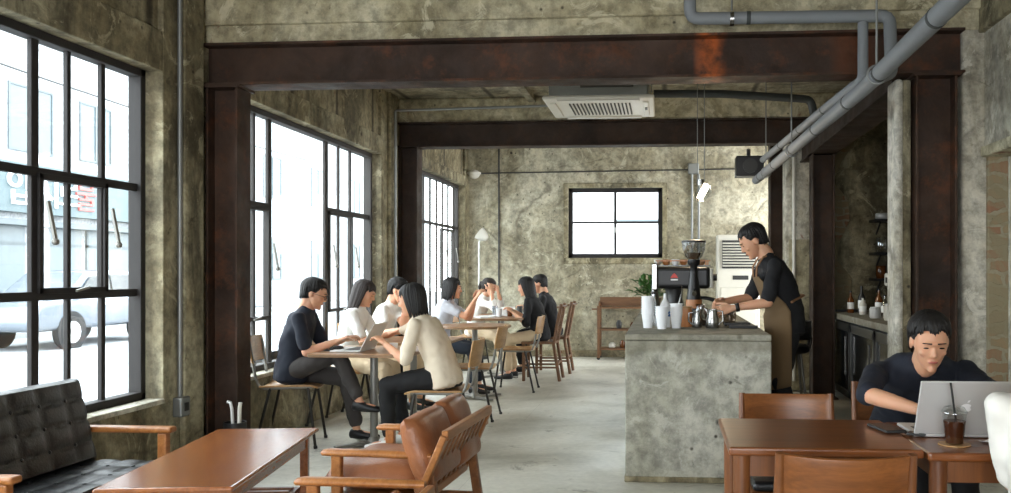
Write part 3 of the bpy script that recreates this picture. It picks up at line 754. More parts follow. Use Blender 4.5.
# coffee table
t = thing('coffee_table', 'low teak coffee table with a slatted shelf between sofa and tan armchair', 'coffee table', (-1.915, 3.57, 0), math.radians(8))
MB().span((-.25, -.6, .46), (.25, .6, .48)).build('tabletop', 'teak', t, bevel=.01, seg=3)
for sx in (-1, 1):
    for sy in (-1, 1): MB().span((sx*.205-.019, sy*.5-.019, 0), (sx*.205+.019, sy*.5+.019, .456)).build('leg', 'teak', t, bevel=.004)
m = MB()
for sx in (-1, 1): m.span((sx*.205-.012, -.5, .40), (sx*.205+.012, .5, .456))
for sy in (-1, 1): m.span((-.205, sy*.5-.012, .40), (.205, sy*.5+.012, .456))
m.build('apron', 'teak', t)
m = MB()
for sy in (-1, 1): m.span((-.205, sy*.5-.015, .17), (.205, sy*.5+.015, .20))
for sx in (-1, 1): m.span((sx*.17-.012, -.5, .185), (sx*.17+.012, .5, .205))
sh = m.build('shelf_frame', 'mahogany_frame', t)
for k in range(14): MB().span((-.165, -.455+k*.068, .207), (.165, -.43+k*.068, .219)).build('slat', 'mahogany_frame', t)

# black tufted sofa
t = thing('leather_sofa', 'black tufted leather sofa with wooden arms backing onto the window', 'sofa', (-2.66, 3.46, 0), -PI/2)
def tuft(u, v, nx, ny, amp):
    a = abs(math.sin(PI*u*nx))*abs(math.sin(PI*v*ny)); return amp*(a**.45)
def cushion(name, parent, mat, w, h, th, nx, ny, M, amp=.009, nu=48, nv=36):
    """tufted pad, face looking along +z of M"""
    m = MB(M)
    def edge(u, v): 
        e = min(u, 1-u, v, 1-v); return th*min(1, (e/.05))**.5 if e < .05 else th
    m.grid(lambda u, v: ((u-.5)*w, (v-.5)*h, edge(u, v)*.75+tuft(u, v, nx, ny, amp)*(1 if min(u, 1-u, v, 1-v) > .01 else 0)), nu, nv)
    m.grid(lambda u, v: ((.5-u)*w, (v-.5)*h, 0), 1, 1)
    o = m.build(name, mat, parent, True)
    b0 = None
    for i in range(1, nx):
        for j in range(1, ny):
            if b0 is None: b0 = b = MB().ball((0, 0, 0), .009, (1, 1, .5), 10).build('button', mat, o, True)
            else: b = b0.copy(); COL.objects.link(b)
            b.matrix_local = M @ Matrix.Translation(((i/nx-.5)*w, (j/ny-.5)*h, th*.75+.002))
    return o
ang = math.atan2(.10, .40)
cushion('back_cushion', t, 'black_leather', 1.0, .42, .09, 6, 4, Matrix.Translation((0, -.19, .545)) @ Matrix.Rotation(-(PI/2-ang), 4, 'X'))
cushion('seat_cushion', t, 'black_leather', 1.0, .50, .13, 6, 4, Matrix.Translation((0, .06, .265)))
m = MB().span((-.52, -.19, .2), (.52, .29, .245)); m.build('seat_frame', 'armrest_wood', t, bevel=.006)
m = MB().bar((-.5, -.20, .22), (-.5, -.3, .72), .03).bar((.5, -.20, .22), (.5, -.3, .72), .03).bar((-.5, -.27, .62), (.5, -.27, .62), .03, .02)
for k in range(7): m.bar((-.4+.133*k, -.215, .24), (-.4+.133*k, -.285, .66), .03, .012)
m.build('back_frame', 'armrest_wood', t)
def armrest(t, sx, x, y0, y1, z, mat='armrest_wood', th=.03, w=.06, post=.05, ptop=.0):
    a = MB()
    a.grid(lambda u, v: (x+(v-.5)*w*(1.0-.25*(1-u)), y0+(y1-y0)*u, z-.006*(1-u)+.004*math.sin(PI*v)), 16, 4)
    return a.build('armrest', mat, t, True, solid=th, bevel=.008)
for sx in (-1, 1):
    MB().span((sx*.5-.03, -.22, .49), (sx*.5+.03, .285, .52)).build('armrest', 'armrest_wood', t, bevel=.012, seg=3)
    MB().span((sx*.5-.02, .21, 0), (sx*.5+.02, .255, .49)).build('leg', 'armrest_wood', t, bevel=.006)
    MB().bar((sx*.5, -.2, .49), (sx*.5, -.24, 0), .04, .035).build('leg', 'armrest_wood', t, bevel=.006)

# tan leather armchairs
def puffy(name, parent, w, h, th, M, mat='tan_leather', seed=0):
    m = MB(M)
    def q(u, v, s):
        a, b = 2*u-1, 2*v-1
        f = (max(0, 1-a**6))**.5*(max(0, 1-b**6))**.5
        z = s*th/2*f*(1+.12*noise.noise((a*1.6+seed, b*1.6, s)))
        return (a*w/2*(1-.03*b*b), b*h/2*(1-.03*a*a), z)
    m.grid(lambda u, v: q(u, v, 1), 26, 22); m.grid(lambda u, v: q(1-u, v, -1), 26, 22)
    bmesh.ops.remove_doubles(m.bm, verts=m.bm.verts, dist=.0008)
    return m.build(name, mat, parent, True)
def lounge_chair(label, loc, rz, low=False):
    t = thing('lounge_armchair', label, 'armchair', loc, rz)
    zt = .47 if low else .585
    HW = .31
    puffy('seat_cushion', t, .56, .44, .13, Matrix.Translation((0, .03, .355)))
    yb0, yb1 = -.13, -.30
    if not low:
        for cx, w, sd, hh in ((-.13, .44, 1, .32), (.25, .34, 5, .34)):
            puffy('back_cushion', t, w, hh, .125, Matrix.Translation((cx, -.205, .485)) @ Matrix.Rotation(math.radians(71), 4, 'X') @ Matrix.Rotation(0, 4, 'Z'), seed=sd)
    else:
        puffy('back_cushion', t, .54, .16, .08, Matrix.Translation((0, -.2, .39)) @ Matrix.Rotation(math.radians(70), 4, 'X'), seed=3)
    fr = MB(); x0, x1 = (-.34, .38) if not low else (-.3, .3)
    yt = -.235-.13*((zt-.3)/.36)
    fr.bar((x0, -.205, .26), (x0, yt, zt-.02), .04, .03).bar((x1, -.205, .26), (x1, yt, zt-.02), .04, .03)
    fr.bar((x0, yt, zt-.02), (x1, yt, zt-.02), .03, .045).bar((x0, -.21, .27), (x1, -.21, .27), .03, .04)
    bf_ = fr.build('back_frame', 'armrest_wood', t, bevel=.006)
    n = 9
    for k in range(n):
        x = x0+.06+(x1-x0-.12)*k/(n-1); MB().bar((x, -.21, .28), (x, yt+.003, zt-.03), .03, .012).build('slat', 'teak_frame', t)
    MB().span((-.3, -.2, .23), (.3, .24, .275)).build('seat_frame', 'armrest_wood', t, bevel=.006)
    for sx in (-1, 1):
        x = sx*HW
        a = MB(); a.loft([((x, .235+0*k, .479), (1, 0, 0), (0, 0, 1), .02, .008) if False else ((x, y, z), (1, 0, 0), (0, 0, 1), w, h) for k, (y, z, w, h) in enumerate(((.235, .472, .012, .006), (.225, .473, .026, .014), (.2, .475, .032, .017), (0, .475, .03, .017), (-.24, .47, .022, .016), (-.27, .47, .018, .012)))], 20)
        a.build('armrest', 'armrest_wood', t, True)
        MB().span((x-.018, .14, 0), (x+.018, .185, .465)).build('leg', 'armrest_wood', t, bevel=.006)
        MB().bar((x, -.25, .47), (x, -.32, 0), .035, .045).build('leg', 'teak_frame', t, bevel=.006)
        MB().span((x-.012, -.27, .12), (x+.012, .15, .16)).build('stretcher', 'teak_frame', t, bevel=.004)
    if not low:
        MB().bar((.38, yt+.03, .5), (.42, yt+.03, .5), .03).build('peg', 'armrest_wood', t)
    return t
lounge_chair('tan leather armchair with a slatted wooden back facing the coffee table', (-1.26, 3.95, 0), PI/2-.06)
lounge_chair('low backed wooden armchair, in front of the tan leather armchair', (-1.17, 2.83, 0), PI/2+.0, True)

# rear cart
t = thing('wooden_shelf_cart', 'small brown wooden shelf rack against the rear wall behind the counter', 'shelf rack', (-.62, 12.42, 0))
for sx in (-1, 1):
    for sy in (-1, 1): MB().span((sx*.34-.02, sy*.16-.02, .03), (sx*.34+.02, sy*.16+.02, .78 if sy < 0 else .84)).build('post', 'cart_wood', t, bevel=.004)
for z in (.14, .42, .74): MB().span((-.34, -.16, z), (.34, .16, z+.025)).build('shelf', 'cart_wood', t, bevel=.003)
MB().span((-.34, .14, .77), (.34, .16, .9)).span((-.34, -.15, .765), (-.325, .15, .83)).span((.325, -.15, .765), (.34, .15, .83)).build('tray_rim', 'cart_wood', t)
MB().bar((-.44, -.1, .73), (-.34, -.1, .73), .025).build('handle', 'cart_wood', t)
for sx in (-1, 1):
    for sy in (-1, 1): MB().cone((sx*.34, sy*.16-.012, .025), (sx*.34, sy*.16+.012, .025), .025).build('castor', 'dark_tube', t, True)
for k, (x, z, c, r, h) in enumerate(((-.15, .167, 'white_plastic', .05, .07), (0, .167, 'amber_glass', .04, .11), (.14, .167, 'white_plastic', .06, .06), (-.05, .447, 'dark_grey', .04, .12), (.16, .447, 'amber_glass', .05, .09))):
    t = tag(MB().lathe([(r*.8, 0), (r, h*.2), (r, h*.7), (r*.6, h*.9), (r*.62, h)], (-.62+x, 12.4, z)).build('storage_jar', c, smooth=True), ['low white pot on the bottom of the rear rack', 'brown jar on the bottom of the rear rack', 'wide white bowl on the bottom of the rear rack', 'dark tin on the middle shelf of the rear rack', 'amber jar on the middle shelf of the rear rack'][k], 'jar')

# ------------------------------------------------------------------ on the counter
def at_counter(x, y): return (x, y, CTZ)
# espresso machine
t = thing('espresso_machine', 'black espresso machine with a red emblem on its side panel', 'coffee machine', at_counter(.14, 7.4))
MB().span((-.22, -.24, .235), (.24, .24, .42)).build('housing', 'black_plastic', t, bevel=.035, seg=4)
MB().span((-.25, -.25, .22), (-.2, .25, .45)).build('side_plate', 'chrome', t, bevel=.012)
MB().span((.235, -.24, .24), (.262, .24, .41)).build('side_plate', 'white_plastic', t, bevel=.01)
MB().span((-.22, -.2, .425), (.24, .2, .432)).build('cup_tray', 'fridge_steel', t)
m = MB()
for y in (-.19, .19): m.bar((-.22, y, .47), (.24, y, .47), .01)
for x in (-.2, .22):
    for y in (-.19, .19): m.bar((x, y, .43), (x, y, .47), .01)
m.build('tray_rail', 'copper_wood', t)
MB().span((-.2, -.24, .015), (.22, .24, .075)).build('drip_tray', 'chrome', t, bevel=.01)
m = MB()
for x in (-.18, .2):
    for y in (-.2, .2): m.cone((x, y, 0), (x, y, .02), .02)
m.build('foot', 'black_plastic', t)
m = MB().bar((-.23, -.18, .24), (-.2, -.22, .01), .035).bar((-.23, .18, .24), (-.2, .22, .01), .035); m.build('leg', 'chrome', t)
MB().loft([((-.06, 0, .075), (1, 0, 0), (0, 1, 0), .09, .15), ((-.06, 0, .15), (1, 0, 0), (0, 1, 0), .07, .12), ((-.06, 0, .24), (1, 0, 0), (0, 1, 0), .08, .15)], 20).build('boiler_column', 'dark_grey', t, True)
for y in (-.14, .12):
    g_ = MB().cone((.12, y, .17), (.12, y, .24), .04).build('group_head', 'chrome', t, True)
    pf = MB().cone((.12, y, .135), (.12, y, .17), .035).build('portafilter', 'chrome', t, True)
    MB().tube([(.15, y, .155), (.22, y, .15), (.31, y, .125)], [.009, .014, .018]).build('handle', 'black_plastic', pf, True)
MB().tube([(.0, -.25, .26), (-.0, -.29, .2), (-.03, -.29, .09)], .006).build('steam_wand', 'chrome', t, True)
MB().cone((.262, -.1, .33), (.3, -.1, .33), .03).build('knob', 'black_plastic', t, True); MB().cone((.262, .1, .33), (.3, .1, .33), .03).build('knob', 'black_plastic', t, True)
m = MB(); m.poly([(-.095, -.2415, .325), (-.03, -.2415, .325), (-.045, -.2415, .35), (-.0625, -.2415, .365), (-.08, -.2415, .35)], (0, -.003, 0)); m.build('emblem', 'red_mark', t)
MB().box((-.0625, -.244, .31), (.06, .004, .012)).build('emblem_bar', 'paper_white', t)
cups = []
for k, (x, y, c, lab) in enumerate(((-.06, 7.3, 'white_plastic', 'white cup at the left end of the row on the espresso machine'), (.01, 7.32, 'copper_wood', 'tan cup on the espresso machine beside the white one'), (.09, 7.3, 'cup_white', 'white bowl shaped cup in the middle of the espresso machine top'), (.16, 7.36, 'copper_wood', 'tan cup behind the grinder hopper on the machine'), (.31, 7.34, 'paper_brown', 'brown cup at the right end of the espresso machine top'))):
    t = tag(MB().lathe([(.018, 0), (.03, .015), (.037, .05), (.034, .05), (.0, .01)], (x, y, CTZ+.432), 20, False).build('coffee_cup', c, smooth=True), lab, 'cup')
# grinder
t = thing('coffee_grinder', 'coffee grinder with a clear bean hopper standing by the espresso machine', 'grinder', at_counter(.235, 7.0))
MB().lathe([(.09, 0), (.09, .03), (.06, .05)]).build('base', 'black_plastic', t, True)
MB().lathe([(.06, .05), (.064, .12), (.05, .22), (.04, .3), (.032, .36)]).build('body', 'black_plastic', t, True)
MB().lathe([(.066, .08), (.066, .15)], cap=False).build('collar', 'copper_wood', t, True)
MB().lathe([(.034, .36), (.03, .42), (.05, .44), (.05, .475)]).build('neck', 'black_plastic', t, True)
MB().lathe([(.045, .475), (.07, .5), (.092, .56), (.098, .615)], cap=False).build('hopper', 'frosted_white', t, True)
MB().lathe([(.1, .615), (.1, .632), (.03, .64)]).build('lid', 'black_plastic', t, True)
MB().lathe([(.04, .48), (.06, .53), (.0, .54)]).build('beans', 'coffee', t, True)
MB().tube([(.0, -.05, .22), (.0, -.1, .2)], .02).build('spout', 'chrome', t, True)
# stacks of cups: each stack's cups are individuals
def cup_stack(x, y, n, label, g, r=.042, h=.1, mat='cup_white', first=None):
    for k in range(n):
        if first is None:
            o = MB().lathe([(r*.68, 0), (r, h), (r*1.06, h), (r*1.06, h-.006), (r*.97, h-.004), (r*.64, .004)], (0, 0, 0), 20, False).build('paper_cup', mat, smooth=True)
            first = o
        else:
            o = first.copy(); COL.objects.link(o)
        o.location = (x, y, CTZ+k*.016); tag(o, label, 'cup', g)
        o.location.z += .001
    return first
f0 = cup_stack(-.115, 5.7, 8, 'white cup in the tall leftmost stack on the concrete counter', 'tall stack of white cups')
cup_stack(-.045, 5.62, 1, 'lone upside cup between the stacks at the counter front', 'cup between stacks', first=f0) if False else None
cup_stack(-.02, 5.6, 4, 'white cup in the front stack with the blue marked bottle above', 'front stack of white cups', first=f0)
cup_stack(.075, 5.68, 5, 'white cup in the right stack beside the wooden canister', 'right stack of white cups', first=f0)
t = thing('squeeze_bottle', 'white bottle with a blue mark standing behind the cup stacks', 'bottle', at_counter(.0, 5.78))
MB().lathe([(.036, 0), (.04, .02), (.04, .12), (.03, .16), (.012, .19), (.008, .23)]).build('bottle', 'cup_white', t, True)
MB().lathe([(.0405, .075), (.0405, .11)], cap=False).build('mark', 'blue_mark', t, True)
t = thing('syrup_bottle', 'slim clear bottle behind the tall cup stack', 'bottle', at_counter(-.08, 5.95))
MB().lathe([(.03, 0), (.033, .02), (.033, .13), (.015, .18), (.014, .22)]).build('bottle', 'frosted_white', t, True); MB().lathe([(.017, .22), (.017, .24)]).build('cap', 'black_plastic', t, True)
t = thing('canister', 'tan wooden canister between the cups and the steel pitchers', 'canister', at_counter(.145, 5.86))
MB().lathe([(.038, 0), (.04, .005), (.04, .125)]).build('body', 'copper_wood', t, True); MB().lathe([(.042, .125), (.042, .14)]).build('lid', 'plywood', t, True)
def pitcher(label, x, y, r, h, rz, mat='chrome'):
    t = thing('milk_pitcher', label, 'pitcher', at_counter(x, y), rz)
    MB().lathe([(r*.9, 0), (r, .01), (r*.95, h*.5), (r*.72, h*.8), (r*.78, h), (r*.7, h), (r*.66, h*.8)], cap=False).build('body', mat, t, True)
    MB().lathe([(r*.9, .001), (r*.9, .004)]).build('bottom', mat, t, True)
    MB().tube([(-r*.7, 0, h*.92), (-r*1.5, 0, h*.9), (-r*1.6, 0, h*.4), (-r*.95, 0, h*.2)], .006).build('handle', mat, t, True)
    MB().poly([(r*.6, -.012, h*.8), (r*.6, .012, h*.8), (r*1.15, 0, h*1.04)], (0, 0, .004)).build('spout', mat, t)
pitcher('polished steel milk pitcher with a dark handle beside the canister', .215, 5.78, .035, .11, 0)
pitcher('larger polished steel milk pitcher next to the barista hands', .315, 5.72, .045, .125, PI)
t = thing('glass_carafe', 'small glass server holding amber coffee behind the pitchers', 'carafe', at_counter(.25, 6.0))
MB().lathe([(.045, 0), (.055, .04), (.04, .1), (.03, .13), (.036, .15)], cap=False).build('glass', 'smoke_clear', t, True); MB().lathe([(.042, .003), (.051, .04), (.0, .045)]).build('coffee', 'amber_glass', t, True)
t = thing('scale', 'flat black coffee scale under the glass in the barista hands', 'scale', at_counter(.5, 6.02))
MB().span((-.09, -.09, .004), (.09, .09, .026)).build('plate', 'black_plastic', t, bevel=.006); MB().span((-.03, -.092, .008), (.03, -.089, .02)).build('display', 'dark_grey', t)
t = thing('work_tray', 'black rubber work tray beside the coffee scale', 'tray', at_counter(.52, 5.8))
MB().span((-.095, -.1, 0), (.095, .1, .012)).build('mat', 'black_plastic', t, bevel=.004)
MB().span((-.095, -.1, .012), (.095, -.09, .02)).build('rim', 'dark_grey', t)
t = thing('brewing_glass', 'clear glass jar held by the barista above the scale', 'glass', (.45, 6.0, CTZ+.026))
MB().lathe([(.04, 0), (.045, .02), (.045, .1)], cap=False).build('glass', 'smoke_clear', t, True); MB().lathe([(.055, .1), (.03, .06), (.012, .05)], cap=False).build('dripper', 'dark_grey', t, True)
# plant
def plant(name, label, loc, pr, ph, n, L, seed):
    rnd = random.Random(seed); t = thing(name, label, 'plant', loc)
    MB().lathe([(pr*.7, 0), (pr, ph*.9), (pr*1.06, ph), (pr*.9, ph), (pr*.85, ph*.85), (.001, ph*.85)]).build('pot', 'terracotta', t, True)
    lv = MB(); st = MB()
    for k in range(n):
        a = rnd.uniform(0, 2*PI); e = rnd.uniform(.35, 1.45); l_ = L*rnd.uniform(.6, 1.05)
        d = V((math.cos(a)*math.cos(e), math.sin(a)*math.cos(e), math.sin(e))); p0_ = V((0, 0, ph*.85)); p1 = p0_+d*l_; p1.z -= .1*l_
        st.tube([p0_, p0_+d*l_*.5+V((0, 0, .02)), p1], .0025, 5)
        for q in range(3):
            w = rnd.uniform(.02, .032); ll = rnd.uniform(.06, .1); o = p0_.lerp(p1, .55+.22*q)
            ax = (d+V((rnd.uniform(-.7, .7), rnd.uniform(-.7, .7), rnd.uniform(-.5, .3)))).normalized(); sd = ax.cross(V((0, 0, 1))).normalized(); up = sd.cross(ax)
            pts = [o+ax*ll*tt+sd*w*ss+up*(.012*math.sin(PI*tt)-.02*tt*tt+abs(ss)*.006) for tt, ss in ((0, 0), (.25, .8), (.6, .9), (1, 0), (.6, -.9), (.25, -.8))]
            vs = [lv.bm.verts.new(p) for p in pts]; mid = lv.bm.verts.new(o+ax*ll*.5)
            for i in range(6): lv.bm.faces.new((mid, vs[i], vs[(i+1) % 6]))
    st.build('stem', 'leaf', t); lv.build('foliage', 'leaf', t)
plant('potted_plant', 'leafy green potted plant at the far end of the concrete counter', at_counter(-.12, 8.35), .08, .12, 34, .26, 3)

# ------------------------------------------------------------------ kitchen nook
t = thing('kitchen_counter', 'concrete topped back counter with glass door coolers in the nook', 'counter', (1.72, 6.2, 0))
MB().span((-.01, 0, .80), (.6, 3.15, .86)).build('worktop', 'counter_concrete', t, bevel=.008)
MB().span((0, 2.95, 0), (.58, 3.15, .8)).span((0, 0, 0), (.58, .06, .8)).build('end_support', 'counter_concrete', t)
for y0, y1 in ((.1, .98), (1.02, 1.92), (1.96, 2.9)):
    MB().span((.05, y0, .05), (.58, y1, .79)).build('cooler_cabinet', 'dark_grey', t)
    d = MB().span((.01, y0, .08), (.05, y0+.05, .78)).span((.01, y1-.05, .08), (.05, y1, .78)).span((.01, y0, .08), (.05, y1, .14)).span((.01, y0, .70), (.05, y1, .78)).build('door', 'fridge_steel', t, bevel=.004)
    MB().span((.02, y0+.05, .14), (.035, y1-.05, .70)).build('pane', 'car_glass', d)
    MB().bar((-.02, y0+.03, .3), (-.02, y0+.03, .66), .016).build('handle', 'chrome', d)
NZ = .86
rnd = random.Random(4)
specs = [('bottle', 'slim amber bottle with a pale label, leftmost on the nook counter', 1.86, 8.7, .033, .22, 'amber_glass'),
         ('bottle', 'dark bottle beside the amber one on the nook counter', 1.95, 8.62, .035, .27, 'black_plastic'),
         ('bottle', 'short white capped bottle on the nook counter', 1.9, 8.35, .034, .17, 'white_plastic'),
         ('bottle', 'brown bottle behind the white capped one on the nook counter', 2.04, 8.3, .036, .25, 'amber_glass'),
         ('bottle', 'clear bottle close to the grinder on the nook counter', 2.02, 8.0, .034, .2, 'frosted_white'),
         ('jar', 'squat steel jar at the front of the nook counter', 1.86, 7.7, .05, .1, 'aluminium'),
         ('jar', 'white ceramic jar by the plaster pier on the nook counter', 1.9, 7.35, .055, .14, 'white_plastic'),
         ('jar', 'dark ceramic jar behind the white one on the nook counter', 2.08, 7.4, .06, .2, 'dark_grey')]
for nm, lab, x, y, r, h, mt in specs:
    t = thing(nm, lab, nm, (x, y, NZ))
    if nm == 'bottle':
        MB().lathe([(r*.9, 0), (r, .01), (r, h*.6), (r*.35, h*.78), (r*.33, h*.93)]).build('body', mt, t, True); MB().lathe([(r*.4, h*.93), (r*.4, h)]).build('cap', 'black_plastic', t, True)
        MB().lathe([(r*1.02, h*.18), (r*1.02, h*.48)], cap=False).build('label_band', 'paper_white', t, True)
    else:
        MB().lathe([(r*.85, 0), (r, h*.15), (r, h*.85), (r*.8, h*.9)]).build('body', mt, t, True); MB().lathe([(r*.85, h*.9), (r*.85, h), (r*.2, h*1.02)]).build('lid', 'aluminium', t, True)
t = thing('electric_grinder', 'white and black electric grinder among the bottles in the nook', 'grinder', (2.12, 7.95, NZ))
MB().span((-.07, -.09, 0), (.07, .09, .05)).span((-.03, -.05, .05), (.07, .07, .3)).build('body', 'black_plastic', t, bevel=.012)
MB().span((-.1, -.075, .28), (.07, .08, .4)).build('head', 'white_plastic', t, bevel=.015)
MB().lathe([(.045, .4), (.07, .48), (.07, .52)], cap=True).build('hopper', 'dark_grey', t, True)
MB().span((-.102, -.03, .31), (-.099, .03, .36)).build('display', 'black_plastic', t)
t = thing('serving_tray', 'dark tray lying on the nook counter below the bottles', 'tray', (1.87, 9.05, NZ))
MB().span((-.12, -.16, 0), (.12, .16, .01)).build('tray_base', 'dark_grey', t, bevel=.003); MB().span((-.12, -.16, .01), (-.11, .16, .025)).span((.11, -.16, .01), (.12, .16, .025)).span((-.12, -.16, .01), (.12, -.15, .025)).build('rim', 'dark_grey', t)
for z, lab in ((1.86, 'uppermost black shelf on the nook rear wall'), (1.49, 'middle black shelf on the nook rear wall'), (1.2, 'lowest black shelf on the nook rear wall')):
    t = thing('wall_shelf', lab, 'shelf', (2.7, 9.9, z))
    MB().span((-.38, -.26, -.03), (.38, 0, 0)).build('board', 'black_plastic', t, bevel=.003)
    for x in (-.3, .3): MB().bar((x, -.01, -.16), (x, -.2, -.03), .015).build('bracket', 'dark_grey', t)
for nm, lab, x, z, r, h, mt in (('steel_bowl', 'small steel bowl on the uppermost nook shelf', 2.44, 1.86, .08, .07, 'aluminium'), ('mug', 'pale mug beside the bowl on the uppermost nook shelf', 2.6, 1.86, .05, .1, 'white_plastic'),
        ('storage_jar', 'tall clear jar on the middle nook shelf', 2.42, 1.49, .06, .17, 'frosted_white'), ('storage_jar', 'white jar on the middle nook shelf beside the clear one', 2.56, 1.49, .06, .15, 'white_plastic'),
        ('storage_jar', 'brown jar on the lowest nook shelf', 2.42, 1.2, .055, .14, 'amber_glass'), ('storage_jar', 'grey tin on the lowest nook shelf', 2.56, 1.2, .06, .18, 'dark_grey')):
    t = tag(MB().lathe([(r*.8, 0), (r, h*.25), (r, h*.9), (r*.9, h)], (x, 9.77, z), 20).build(nm, mt, smooth=True), lab, nm.split('_')[-1])
# black stool behind the barista
t = thing('bar_stool', 'black padded stool standing behind the barista', 'stool', (1.1, 7.6, 0))
MB().lathe([(.15, .56), (.17, .58), (.17, .62), (.14, .635)]).build('seat', 'black_leather', t, True)
MB().grid(lambda u, v: (.17*math.cos(PI*(u-.5)*.9), .17*math.sin(PI*(u-.5)*.9), .68+.16*v), 12, 4).build('backrest', 'black_leather', t, True, solid=.03)
MB().tube([(.16, -.06, .6), (.175, -.06, .7)], .01).tube([(.16, .06, .6), (.175, .06, .7)], .01).build('back_post', 'dark_tube', t, True)
for a in (45, 135, 225, 315):
    c_, s_ = math.cos(math.radians(a)), math.sin(math.radians(a)); MB().cone((c_*.19, s_*.19, 0), (c_*.11, s_*.11, .57), .012).build('leg', 'tube_steel', t, True)
MB().tube([(.165*math.cos(a*PI/8), .165*math.sin(a*PI/8), .2) for a in range(17)], .008).build('foot_ring', 'tube_steel', t, True)
# steel tongs / umbrella stand piece by the first column
t = thing('umbrella_stand', 'black umbrella stand with two pale handles beside the rusted column', 'umbrella stand', (-2.66, 5.09, 0))
MB().lathe([(.06, 0), (.065, .02), (.068, .34), (.06, .34), (.056, .03)], cap=False).build('bin', 'black_plastic', t, True)
MB().tube([(0, 0, .03), (-.02, 0, .42), (-.03, 0, .46), (-.05, 0, .465)], .01).build('umbrella', 'aluminium', t, True)
MB().tube([(.02, 0, .03), (.03, 0, .43), (.035, 0, .46)], .012).build('umbrella', 'white_plastic', t, True)

# ------------------------------------------------------------------ laptops and small things
def laptop(label, loc, rz, w, d, lidang, logo=False):
    t = thing('laptop', label, 'laptop', loc, rz)
    MB().span((-w/2, -d/2, .002), (w/2, d/2, .014)).build('base', 'aluminium', t, bevel=.005)
    MB().span((-w*.42, -.02, .0145), (w*.42, d/2-.02, .0155)).build('keyboard', 'dark_grey', t)
    MB().span((-w*.17, -d/2+.012, .0145), (w*.17, -.035, .015)).build('trackpad', 'aluminium', t)
    M = Matrix.Translation((0, d/2, .014)) @ Matrix.Rotation(-lidang, 4, 'X')
    lid = MB(M).span((-w/2, -.003, 0), (w/2, .004, d*.97)).build('lid', 'aluminium', t, bevel=.004)
    MB(M).span((-w/2+.008, -.0045, .01), (w/2-.008, -.003, d*.97-.008)).build('screen', 'black_plastic', lid)
    if logo:
        m = MB(M); pts = []
        for k in range(28):
            a = 2*PI*k/28; r = .017*(1-.1*math.cos(2*a+PI)); x = r*math.cos(a); z = r*math.sin(a)
            dd = math.hypot(x-.021, z-.002)
            if dd < .009: x = x-(.009-dd)
            pts.append((-x, .0041, d*.5+z))
        m.poly(pts, (0, .0006, 0)); m.poly([(-.001, .0041, d*.5+.019), (-.008, .0041, d*.5+.022), (-.01, .0041, d*.5+.03), (-.003, .0041, d*.5+.028)], (0, .0006, 0))
        m.build('emblem', 'sign_white', lid)
    return t
laptop('silver laptop with a pale emblem in front of the seated man on the mahogany table', (.985, 3.02, .716), PI, .31, .21, math.radians(24), True)
laptop('dark screened laptop open before the man in navy at the window table', (-2.26, 6.02, .70), face(1, 0), .32, .22, math.radians(28))
t = thing('iced_coffee', 'clear plastic cup of iced coffee with a black straw on the mahogany table', 'drink', (.925, 2.80, .72))
MB().lathe([(.026, .001), (.028, .004), (.037, .098), (.039, .1)], cap=False).build('cup', 'cup_clear', t, True)
MB().lathe([(.0255, .003), (.034, .074), (.001, .0745)]).build('coffee', 'coffee', t, True)
MB().lathe([(.04, .098), (.04, .104), (.036, .108), (.03, .118), (.012, .122)], cap=False).build('lid', 'cup_clear', t, True)
MB().tube([(.012, 0, .02), (-.012, 0, .195)], .0035).build('straw', 'black_plastic', t, True)
MB().lathe([(.001, -.003), (.05, -.003), (.05, 0)], seg=28).build('coaster', 'plywood', t, True)
for lab, x, y, rz, w, d in (('dark phone lying left of the laptop on the mahogany table', .79, 3.03, -1.35, .075, .15), ('small black wallet beside the phone near the laptop', .865, 2.93, -.5, .04, .06)):
    t = thing('phone' if 'phone lying' in lab else 'wallet', lab, 'phone' if 'phone lying' in lab else 'wallet', (x-.02, y, .72), rz+PI/2)
    MB().span((-w/2, -d/2, .001), (w/2, d/2, .01)).build('body', 'dark_grey', t, bevel=.004)
    MB().span((-w/2+.004, -d/2+.004, .0102), (w/2-.004, d/2-.004, .0112)).build('cover', 'black_plastic', t)
t = tag(MB(Matrix.Translation((1.08, 2.84, .717))@Matrix.Rotation(.6, 4, 'Z')).grid(lambda u, v: ((u-.5)*.1, (v-.5)*.08, .004+.003*math.sin(7*u+3*v)), 8, 6).build('napkin', 'paper_white', solid=.001), 'crumpled white napkin right of the iced coffee', 'napkin')
# things on the window tables
def drink(name, lab, x, y, z, r, h, mat, cat='cup'):
    return tag(MB().lathe([(r*.8, .001), (r, h*.6), (r, h), (r*.9, h), (r*.75, .01)], (x, y, z), 18, False).build(name, mat, smooth=True), lab, cat)
drink('glass', 'brown iced drink before the hunched man in the white shirt', -2.2, 7.2, .70, .035, .12, 'amber_glass', 'glass')
drink('coffee_cup', 'small white cup beside the cream knit woman elbow', -1.95, 5.98, .70, .035, .06, 'cup_white')
for k, (x, y, h, mt, lab) in enumerate(((-1.95, 9.9, .1, 'cup_white', 'white paper cup at the near end of the rear table'), (-1.85, 10.05, .08, 'amber_glass', 'brown glass on the rear table'), (-2.05, 10.15, .12, 'frosted_white', 'tall clear glass in the middle of the rear table'), (-1.78, 10.35, .11, 'dark_grey', 'dark cup on the rear table before the man in the black tee'))):
    drink('cup', lab, x, y, .74, .035, h, mt)
rr = random.Random(2)
